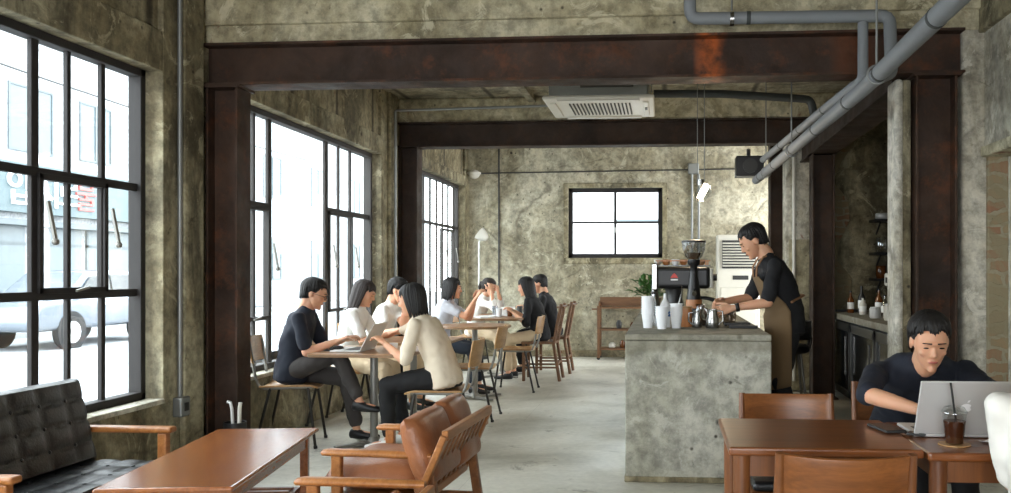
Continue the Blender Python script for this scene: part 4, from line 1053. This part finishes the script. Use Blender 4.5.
for k in range(5):
    x, y, a = (-2.12+.1*k+rr.uniform(-.03, .03), 9.75+.2*k, rr.uniform(-.6, .6))
    t = thing('paper_bag' if k == 2 else 'notebook', ['white open notebook at the near end of the rear table', 'pale notebook by the cups on the rear table', 'crumpled white bag standing on the rear table', 'white notebook under the raised hands on the rear table', 'pale notebook at the far end of the rear table'][k], 'bag' if k == 2 else 'notebook', (x, y, .741), a)
    if k == 2: MB().loft([((0, 0, 0), (1, 0, 0), (0, 1, 0), .09, .06), ((0, 0, .05), (1, 0, 0), (0, 1, 0), .1, .05), ((.01, 0, .11), (1, 0, 0), (0, 1, 0), .085, .02)], 14).build('bag', 'paper_white', t)
    else:
        MB().span((-.09, -.12, 0), (.09, .12, .012)).build('pages', 'paper_white', t); MB().span((-.092, -.122, -.0005), (.0, .122, .0145)).build('cover', 'cup_white', t)
# bag on the floor by the round table

# ------------------------------------------------------------------ people
def remesh(mb, vox, smooth=4, wr=0.0, seed=0, wsc=9):
    bm = mb.bm; bmesh.ops.recalc_face_normals(bm, faces=bm.faces)
    me = bpy.data.meshes.new('tmp'); bm.to_mesh(me); bm.free()
    o = bpy.data.objects.new('tmp', me); COL.objects.link(o)
    r = o.modifiers.new('r', 'REMESH'); r.mode = 'VOXEL'; r.voxel_size = vox
    if smooth: sm = o.modifiers.new('s', 'SMOOTH'); sm.iterations = smooth; sm.factor = .5
    dg = bpy.context.evaluated_depsgraph_get(); ev = o.evaluated_get(dg)
    out = bpy.data.meshes.new_from_object(ev)
    bpy.data.objects.remove(o); bpy.data.meshes.remove(me)
    if wr:
        for v in out.vertices:
            p = v.co*wsc+V((seed, 0, seed))
            v.co += v.normal*wr*(noise.noise(p)+.5*noise.noise(p*2.3))
    return out
def mesh_obj(name, meshes, mat, root, org, local=None):
    bm = bmesh.new()
    for me in meshes:
        bm.from_mesh(me); bpy.data.meshes.remove(me)
    bmesh.ops.translate(bm, verts=bm.verts, vec=-V(org))
    me = bpy.data.meshes.new(name); bm.to_mesh(me); bm.free(); me.materials.append(MATS[mat])
    for p in me.polygons: p.use_smooth = True
    o = bpy.data.objects.new(name, me); COL.objects.link(o); o.parent = root; return o
def mb_mesh(mb):
    bmesh.ops.recalc_face_normals(mb.bm, faces=mb.bm.faces)
    me = bpy.data.meshes.new('tmp'); mb.bm.to_mesh(me); mb.bm.free(); return me
def ik(a, t, l1, l2, hint):
    a, t = V(a), V(t); d = t-a; L = min(d.length, (l1+l2)*.995); d = d.normalized(); t = a+d*L
    x = (l1*l1-l2*l2+L*L)/(2*L); h = math.sqrt(max(1e-6, l1*l1-x*x)); hn = V(hint); hn = (hn-d*hn.dot(d)).normalized()
    return a+d*x+hn*h, t
def hand_mesh(w, d, n, side, s, curl, thumb_in):
    """w wrist, d finger direction, n palm normal (towards the palm), side +1 right / -1 left"""
    d = d.normalized(); n = (n-d*n.dot(d)).normalized(); x = d.cross(n)*side    # towards the thumb
    palm = MB(); palm.loft([(w-d*.012*s, x, n, .024*s, .018*s), (w+d*.012*s, x, n, .028*s, .016*s), (w+d*.045*s, x, n, .038*s, .015*s), (w+d*.078*s, x, n, .041*s, .0125*s), (w+d*.092*s, x, n, .036*s, .009*s)], 14)
    for i, (off, L, r) in enumerate(((.029, .072, .0085), (.010, .08, .0088), (-.010, .075, .0084), (-.029, .06, .0074))):
        p = w+d*.08*s+x*off*s; q = d.copy(); ax = d.cross(n)
        q = (d+x*off*3.5).normalized()
        for k, f in enumerate((.44, .31, .25)):
            a = curl*(.5+.28*k+.1*i)
            q = (Matrix.Rotation(a, 3, ax) @ q).normalized()
            e = p+q*L*f*s; palm.capsule(p, e, r*s*(1-.07*k), r*s*(1-.07*(k+1)), 8); p = e
    p = w+d*.022*s+x*.024*s+n*.004; q = (d*.62+x*.7+n*thumb_in).normalized()
    for k, L in enumerate((.036, .034, .026)):
        e = p+q*L*s; palm.capsule(p, e, (.0125-.0016*k)*s, (.011-.0016*k)*s, 8); p = e; q = (q+d*.35-x*.12+n*.12*curl).normalized()
    return mb_mesh(palm)
def person(label, hip, face_deg, lean=10, curl=12, yaw=0, pitch=10, hands=None, ehint=None, feet=None, khint=None, fdir=None, s=.93, top='white_cotton', pants='black_trouser',
           hair='hair_black', style='short', shoe='shoe_black', sleeve=.6, vox=.012, roll=0, glasses=False, apron=None, curlh=(.5, .5), palm=None, group=None, tw=1.0, hdir=None, headfwd=.02, watch=False):
    hip = V(hip); fa = math.radians(face_deg); f = V((math.cos(fa), math.sin(fa), 0)); r = V((math.sin(fa), -math.cos(fa), 0)); Z = V((0, 0, 1))
    org = V((hip.x, hip.y, 0)); root = thing('person', label, 'person', org, 0, group)
    def rot(a): a = math.radians(a); return (Z*math.cos(a)+f*math.sin(a)).normalized()
    u0, u1, u2 = rot(lean), rot(lean+curl*.5), rot(lean+curl)
    def fw(u): return r.cross(u)*-1 if (r.cross(u)*-1).dot(f) > 0 else r.cross(u)
    waist = hip+u0*.16*s; chest = waist+u1*.19*s; neck = chest+u2*.155*s
    un = (u2*.75+Z*.45).normalized(); hb = neck+un*.052*s
    head = hb+un*.078*s+f*headfwd*s
    sh = [neck-u2*.062*s+r*k*.165*s*tw+fw(u2)*.005 for k in (-1, 1)]
    hj = [hip+r*k*.085*s for k in (-1, 1)]
    hands = hands or [hip+f*.35+r*k*.15+Z*.2 for k in (-1, 1)]
    ehint = ehint or [-Z-f*.3+r*k*.3 for k in (-1, 1)]
    khint = khint or [Z+f*.3, Z+f*.3]
    fdir = fdir or [face_deg, face_deg]
    el, wr = [], []
    for i in range(2):
        e, w = ik(sh[i], hands[i], .275*s, .245*s, ehint[i]); el.append(e); wr.append(w)
    kn, an = [], []
    for i in range(2):
        k, a = ik(hj[i], feet[i], .42*s, .41*s, khint[i]); kn.append(k); an.append(a)
    fd = [V((math.cos(math.radians(a)), math.sin(math.radians(a)), 0)) for a in fdir]
    # --- skin body
    m = MB()
    F0, F1, F2 = fw(u0), fw(u1), fw(u2)
    def torso(m, g, g2=0):
        m.loft([(hip-u0*.09*s, r, F0, (.13+g)*s*tw, (.09+g)*s), (hip, r, F0, (.155+g+g2)*s*tw, (.108+g+g2)*s), (waist, r, F1, (.125+g+g2)*s*tw, (.092+g+g2)*s),
                (chest, r, F1, (.148+g)*s*tw, (.105+g)*s), (chest+u2*.08*s, r, F2, (.158+g)*s*tw, (.092+g)*s), (neck-u2*.045*s, r, F2, (.145+g)*s*tw, (.068+g)*s), (neck-u2*.01*s, r, F2, (.085+g)*s, (.056+g*.8)*s), (neck+u2*.02*s, r, F2, (.06+g*.5)*s, (.055+g*.5)*s)], 24)
        for k in (0, 1): m.ball(sh[k]-r*(2*k-1)*.008*s, (.044+g)*s, seg=14)
    torso(m, -.012)
    m.capsule(neck-u2*.04*s, hb+un*.02*s, .056*s, .05*s, 14)
    for i in range(2):
        m.capsule(sh[i], el[i], .044*s, .037*s); m.capsule(el[i], el[i].lerp(wr[i], .35), .037*s, .036*s); m.capsule(el[i].lerp(wr[i], .35), wr[i], .036*s, .0235*s)
        m.capsule(hj[i], kn[i], .07*s, .048*s); m.capsule(kn[i], kn[i].lerp(an[i], .35), .048*s, .05*s); m.capsule(kn[i].lerp(an[i], .35), an[i], .05*s, .032*s)
        m.capsule(an[i]-Z*.03, an[i]-Z*.045+fd[i]*.12*s, .03*s, .024*s)
    body = [remesh(m, vox)]
    for i in range(2):
        d = (wr[i]-el[i]).normalized()
        if hdir and hdir[i] is not None: d = V(hdir[i]).normalized()
        n = V(palm[i]) if palm and palm[i] is not None else -Z
        body.append(hand_mesh(wr[i], d, n, -1 if i == 0 else 1, s*.98, curlh[i], .35))
    # --- head
    ya, pa, ra = math.radians(yaw), math.radians(pitch), math.radians(roll)
    hf = f*math.cos(ya)+r*math.sin(ya); hr = r*math.cos(ya)-f*math.sin(ya)
    hf2 = (hf*math.cos(pa)-Z*math.sin(pa)).normalized(); hu = (Z*math.cos(pa)+hf*math.sin(pa)).normalized()
    hu = (hu*math.cos(ra)+hr*math.sin(ra)).normalized(); hr = hf2.cross(hu).normalized()
    R = Matrix((hr, hf2, hu)).transposed().to_4x4(); HM = Matrix.Translation(head) @ R @ Matrix.Scale(s*1.0, 4)
    h = MB(HM)
    h.ball((0, -.012, .03), 1, (.073, .09, .082), 24)             # cranium
    h.loft([((0, .022, .07), (1, 0, 0), (0, 1, 0), .058, .05), ((0, .024, .03), (1, 0, 0), (0, 1, 0), .066, .062), ((0, .026, -.01), (1, 0, 0), (0, 1, 0), .066, .062), ((0, .026, -.045), (1, 0, 0), (0, 1, 0), .057, .057),
            ((0, .03, -.075), (1, 0, 0), (0, 1, 0), .045, .050), ((0, .036, -.1), (1, 0, 0), (0, 1, 0), .028, .036), ((0, .04, -.11), (1, 0, 0), (0, 1, 0), .012, .018)], 24)
    h.loft([((0, .078, .02), (1, 0, 0), (0, 1, 0), .008, .010), ((0, .088, -.0), (1, 0, 0), (0, 1, 0), .009, .012), ((0, .096, -.02), (1, 0, 0), (0, 1, 0), .013, .015), ((0, .09, -.032), (1, 0, 0), (0, 1, 0), .015, .010)], 12)
    h.ball((0, .083, .028), 1, (.045, .012, .009), 14)             # brow
    h.ball((0, .08, -.055), 1, (.022, .012, .011), 12)             # lips
    h.ball((0, .074, -.092), .017); 
    for sx in (-1, 1):
        h.ball((sx*.034, .060, -.02), .023, (1, .9, .8)); h.ball((sx*.072, -.008, -.005), 1, (.008, .018, .03), 12)
        h.ball((sx*.028, .070, .008), 1, (.016, .012, .008), 12)
    h.capsule((0, -.03, -.04), (0, -.035, -.13), .05, .05, 14)
    body.append(remesh(h, min(vox*.5, .0055), 3))
    mesh_obj('body', body, 'skin', root, org)
    # --- face details
    for sx in (-1, 1):
        e = MB(HM).ball((sx*.029, .0815, .008), 1, (.0135, .003, .0035), 12); mesh_obj('eye', [mb_mesh(e)], 'eye_dark', root, org)
        e = MB(HM).capsule((sx*.014, .092, .031), (sx*.045, .083, .030), .0035, .0022, 8); mesh_obj('eyebrow', [mb_mesh(e)], 'hair_black', root, org)
    e = MB(HM).ball((0, .0885, -.054), 1, (.02, .005, .0055), 12); mesh_obj('mouth', [mb_mesh(e)], 'lip', root, org)
    if glasses:
        g = MB(HM)
        for sx in (-1, 1):
            g.tube([(sx*.032+.022*math.cos(a*PI/8), .097, .006+.019*math.sin(a*PI/8)) for a in range(17)], .0018, 6)
            g.tube([(sx*.054, .096, .01), (sx*.072, .08, .012), (sx*.077, .0, .008)], .0016, 6)
        g.tube([(-.011, .099, .008), (.011, .099, .008)], .0016, 6)
        mesh_obj('glasses', [mb_mesh(g)], 'black_plastic', root, org)
    # --- hair
    rnd = random.Random(int(abs(hip.x*1000+hip.y*77)))
    hm = MB(HM)
    if style == 'short': hm.ball((0, -.021, .042), 1, (.080, .092, .080), 24); hm.ball((0, -.047, -.008), 1, (.066, .058, .068), 20)
    else: hm.ball((0, -.020, .040), 1, (.079, .092, .080), 24); hm.ball((0, -.042, -.01), 1, (.076, .068, .085), 20)
    back = {'short': -.062, 'bob': -.135, 'long': -.34, 'tied': -.06}[style]
    N = 150 if vox < .0125 else 110
    sweep = rnd.choice((-1, 1))*.45; part = rnd.uniform(0, 2)
    for k in range(N):
        ph = 2*PI*k/N+rnd.uniform(-.06, .06)
        cx, cy = math.sin(ph), math.cos(ph)
        if style == 'short': zend = (.056+.03*abs(math.sin(ph*4+part))) if cy > .55 else (.05 if cy > .3 else (.03 if cy > -.3 else back+.02*max(0, cy+.9))); jit = .013
        elif style == 'tied': zend = .055 if cy > .4 else (.012 if cy > -.3 else back); jit = .008
        else: zend = .05 if cy > .62 else (back+.02 if cy > .25 else back); jit = .02
        zend += rnd.uniform(-jit, jit)
        lay = rnd.uniform(0, .006); pts = []; rad = []
        for q in range(9):
            t_ = q/8; z = .123+(zend-.123)*(t_**1.5)
            a_ = ph+sweep*(1-t_)*.6+(.25*sweep*t_ if cy > .5 else 0)
            sx_, sy_ = math.sin(a_), math.cos(a_)
            zz = max(0, min(1, (z-.036)/.088)); rr_ = math.sqrt(max(0, 1-zz*zz))
            X = sx_*(.079+lay)*rr_; Y = -.020+sy_*(.096+lay)*rr_
            dz = max(0, .036-z)
            if style == 'short' or style == 'tied': X *= 1-1.2*max(0, dz-.01); Y = Y if sy_ > 0 else -.02+(Y+.02)*(1-2.2*max(0, dz-.0))
            else:
                X *= 1+.35*min(dz, .1)-.25*max(0, dz-.1); Y = (-.02+(Y+.02)*(1-1.1*min(dz, .25))) if sy_ < 0 else Y-.1*dz
            pts.append(V((X, Y, z))); rad.append((.0085 if style == 'short' else .0095)*(1-.7*max(0, (t_-.6)/.4)))
        pts[0] = V((rnd.uniform(-.02, .02), -.03+rnd.uniform(-.02, .02), .119))
        hm.tube(pts, rad, 6)
    hw = [mb_mesh(hm)]
    if style == 'tied':
        tl = MB(HM); tl.tube([(0, -.1, .04), (0, -.135, .03), (0, -.15, -.03), (0, -.14, -.1)], [.02, .03, .026, .006], 12); hw.append(mb_mesh(tl))
    mesh_obj('hair', hw, hair, root, org)
    # --- top
    m = MB(); torso(m, .009, .012)
    m.loft([(hip-u0*.07*s, r, F0, .172*s*tw, .13*s), (hip+u0*.03*s, r, F0, .174*s*tw, .132*s), (waist, r, F1, .145*s*tw, .112*s)], 24)
    for i in range(2):
        if sleeve <= 1:
            e = sh[i].lerp(el[i], sleeve*1.1); m.capsule(sh[i], e, .053*s, .054*s, 14)
        else:
            m.capsule(sh[i], el[i], .053*s, .046*s, 14); m.capsule(el[i], el[i].lerp(wr[i], min(.92, sleeve-1)), .046*s, .037*s, 14)
    mesh_obj('shirt', [remesh(m, vox, 4, .011, hip.y, 11)], top, root, org)
    # --- trousers
    m = MB(); m.loft([(hip-u0*.09*s, r, F0, .14*s*tw, .105*s), (hip-u0*.02*s, r, F0, .158*s*tw, .114*s), (hip+u0*.07*s, r, F0, .14*s*tw, .105*s)], 24)
    for i in range(2):
        m.capsule(hj[i], hj[i].lerp(kn[i], .3), .08*s, .083*s, 16); m.capsule(hj[i].lerp(kn[i], .3), kn[i], .083*s, .064*s, 16); m.capsule(kn[i], kn[i].lerp(an[i], .84), .062*s, .056*s, 16)
    mesh_obj('trousers', [remesh(m, vox, 4, .010, hip.x, 11)], pants, root, org)
    for i in range(2):
        up = Z
        m = MB(); a = an[i]-Z*.0; b0 = a-Z*.055*s
        m.loft([(b0-fd[i]*.055*s+Z*.01, fd[i].cross(Z), Z, .02*s, .022*s), (b0-fd[i]*.045*s+Z*.012, fd[i].cross(Z), Z, .034*s, .036*s), (b0+Z*.016, fd[i].cross(Z), Z, .038*s, .046*s), (b0+fd[i]*.07*s+Z*.002, fd[i].cross(Z), Z, .043*s, .032*s), (b0+fd[i]*.14*s-Z*.006, fd[i].cross(Z), Z, .043*s, .024*s), (b0+fd[i]*.185*s-Z*.008, fd[i].cross(Z), Z, .028*s, .016*s)], 16)
        sh_ = mesh_obj('shoe', [mb_mesh(m)], shoe, root, org)
    if apron:
        m = MB(); F = F1
        def ap(u, v):
            a = (u-.5)*2; wdt = (1.45 if v < .58 else 1.45-(v-.58)/.42*.95); ang_ = a*wdt
            c = hip-Z*.42+(hip+u0*.0-(hip-Z*.42))*min(1, v/.45) if v < .45 else (hip.lerp(waist, (v-.45)/.2) if v < .65 else waist.lerp(chest+u2*.05, (v-.65)/.35))
            gx, gy = (.205, .165) if v < .6 else (.187-.01*(v-.6), .15)
            return c+r*(math.sin(ang_)*gx*s)+F*(math.cos(ang_)*gy*s)
        m.grid(ap, 24, 26); o = m.build('apron', apron, None, True, solid=.006)
        o.data.transform(Matrix.Translation(-org)); o.parent = root
        m = MB()
        for k in (-1, 1):
            m.tube([chest+u2*.05+F*.14*s+r*.05*k*s, chest+u2*.12+F*.10*s+r*.07*k*s, neck+u2*.02+F*.02+r*.075*k*s, neck-F*.06+r*.05*k*s], .007, 6)
        m.tube([waist+r*.18*s*k for k in (-1,)]+[waist-F*.13*s-r*.05*s, waist-F*.135*s, waist-F*.13*s+r*.05*s, waist+r*.18*s], .009, 6)
        o = m.build('apron_strap', 'paper_brown', None, True); o.data.transform(Matrix.Translation(-org)); o.parent = root
    if watch:
        d = (wr[0]-el[0]).normalized(); p = wr[0]-d*.03
        m = MB().cone(p-d*.013, p+d*.013, .031*s, seg=20); mesh_obj('wristwatch', [mb_mesh(m)], 'black_plastic', root, org)
    return root, dict(head=head, sh=sh, el=el, wr=wr, kn=kn, an=an, neck=neck)
INFO = []
def P(*a, **k):
    rt, d = person(*a, **k); INFO.append((a[0], d)); return rt

# man in navy at the window table, legs crossed, typing
P('man in a navy tee with glasses typing on the laptop by the window', (-2.74, 6.08, .54), 8, lean=4, curl=20, pitch=22, yaw=0,
  hands=[(-2.36, 6.14, .775), (-2.35, 5.96, .775)], ehint=[V((-.4, .3, -1)), V((-.4, -.3, -1))], feet=[(-2.30, 6.2, .10), (-2.20, 5.99, .34)], khint=[V((.6, 0, 1)), V((.4, 0, 1))], fdir=[0, -5],
  top='navy_knit', pants='charcoal_trouser', glasses=True, sleeve=.72, s=.93, vox=.011, headfwd=.02)
P('long haired woman in a white top bent over the table behind the man in navy', (-2.68, 7.0, .53), 0, lean=6, curl=16, pitch=22,
  hands=[(-2.28, 7.15, .76), (-2.28, 6.9, .76)], feet=[(-2.27, 7.1, .09), (-2.27, 6.85, .09)], top='white_cotton', pants='beige_trouser', style='long', shoe='shoe_white', sleeve=.7, hair='hair_brown', s=.91, tw=.9)
P('dark haired man in a white shirt hunched forward over the window table', (-2.72, 7.8, .53), -5, lean=14, curl=16, pitch=20,
  hands=[(-2.32, 7.5, .76), (-2.35, 7.35, .76)], feet=[(-2.3, 7.85, .09), (-2.3, 7.6, .09)], top='white_cotton', pants='beige_trouser', sleeve=.7, s=.96)
P('bobbed woman in a cream knit top facing the man with the laptop', (-1.55, 5.9, .53), 176, lean=16, curl=16, pitch=14, yaw=0,
  hands=[(-1.96, 5.83, .77), (-1.88, 6.06, 1.04)], ehint=[V((.2, -.3, -1)), V((-.1, .5, -1))], feet=[(-1.93, 5.83, .10), (-1.9, 6.05, .10)], khint=[V((-.5, -.0, 1)), V((-.5, 0, 1))],
  top='cream_knit', pants='black_trouser', style='bob', shoe='shoe_white', sleeve=.85, s=.93, vox=.011, curlh=(.5, .9), palm=[None, V((-.2, .1, 1))])
P('bobbed woman in a pale grey tee with raised forearms at the round table', (-2.36, 8.75, .53), 0, lean=6, curl=14, pitch=6,
  hands=[(-2.0, 8.85, .98), (-1.95, 8.68, 1.0)], ehint=[V((.2, .2, -1)), V((.2, -.3, -1))], feet=[(-1.97, 8.9, .09), (-1.97, 8.65, .09)], top='pale_grey_cotton', pants='navy_trouser', style='bob', s=.92, tw=.9)
P('woman in white with tied hair holding her hands to her mouth at the rear table', (-2.42, 10.7, .53), -18, lean=10, curl=20, pitch=14,
  hands=[(-2.1, 10.6, 1.02), (-2.16, 10.48, 1.04)], ehint=[V((.2, .3, -1)), V((.2, -.3, -1))], feet=[(-2.0, 10.7, .09), (-2.0, 10.45, .09)], top='white_cotton', pants='beige_trouser', style='tied', hair='hair_brown', sleeve=1.5, s=.92, tw=.88, curlh=(1, 1))
P('woman in black with very long dark hair seated on the near wooden chair', (-1.47, 9.95, .53), 174, lean=8, curl=16, pitch=16,
  hands=[(-1.78, 9.85, .80), (-1.8, 10.1, .80)], feet=[(-1.83, 9.85, .09), (-1.8, 10.05, .09)], top='black_cotton', pants='beige_trouser', style='long', sleeve=.9, s=.93, tw=.9)
P('short haired man in a black tee seated at the far end of the rear table', (-1.42, 10.7, .53), 180, lean=8, curl=14, pitch=18,
  hands=[(-1.76, 10.6, .80), (-1.76, 10.82, .80)], feet=[(-1.8, 10.6, .09), (-1.8, 10.85, .09)], top='black_cotton', pants='black_trouser', s=.96)
# barista
P('barista in a black tee and brown apron pouring over the counter', (.88, 6.22, .90), 186, lean=5, curl=28, pitch=34,
  hands=[(.47, 5.95, 1.02), (.42, 6.15, 1.06)], ehint=[V((.5, -.35, -1)), V((.5, .4, -.8))], feet=[(.92, 6.08, .09), (.9, 6.38, .09)], khint=[V((-1, 0, 0)), V((-1, 0, 0))], fdir=[188, 182],
  top='black_cotton', pants='black_trouser', apron='apron_canvas', sleeve=.8, s=1.0, vox=.010, watch=True, headfwd=.045, curlh=(.7, .9), palm=[V((-.1, .8, -.5)), V((-.1, -.8, -.6))])
# man with the silver laptop
P('man in a dark navy tee working at the silver laptop on the mahogany table', (1.07, 3.84, .545), -94, lean=25, curl=32, pitch=20, yaw=0,
  hands=[(1.09, 3.17, .765), (.93, 3.19, .765)], ehint=[V((1, 0, -.1)), V((-1.2, 0, -.1))], feet=[(1.2, 3.42, .09), (1.0, 3.42, .09)], khint=[V((0, -1, 1)), V((0, -1, 1))],
  top='navy_knit', pants='black_trouser', sleeve=.85, s=.94, vox=.009, headfwd=.02, tw=1.12)
# woman in the white tee at the frame's edge
P('dark haired woman in a white tee across from the silver laptop', (1.06, 2.40, .50), 86, lean=3, curl=8, pitch=16,
  hands=[(1.06, 2.70, .775), (1.16, 2.70, .775)], ehint=[V((-.1, -.6, -1)), V((.1, -.6, -1))], feet=[(1.06, 2.8, .09), (1.24, 2.8, .09)], khint=[V((0, 1, 1)), V((0, 1, 1))],
  top='white_cotton', pants='black_trouser', style='long', sleeve=.8, tw=.86, s=.88, vox=.011)
c_ = dup(p0, (1.08, 3.9, 0), PI, 'brown panel back chair under the man with the silver laptop')
for lab, d in INFO:
    def pj(p):
        t = -math.sin(THETA)*p.x+math.cos(THETA)*p.y; u = (math.cos(THETA)*p.x+math.sin(THETA)*p.y)/t
        return (round(602+850*u), round(272-850*(p.z-1.27)/t))
    print('PJ', lab[:34], 'head', pj(d['head']), 'sh', [pj(p) for p in d['sh']], 'wr', [pj(p) for p in d['wr']], 'kn', [pj(p) for p in d['kn']], 'an', [pj(p) for p in d['an']])
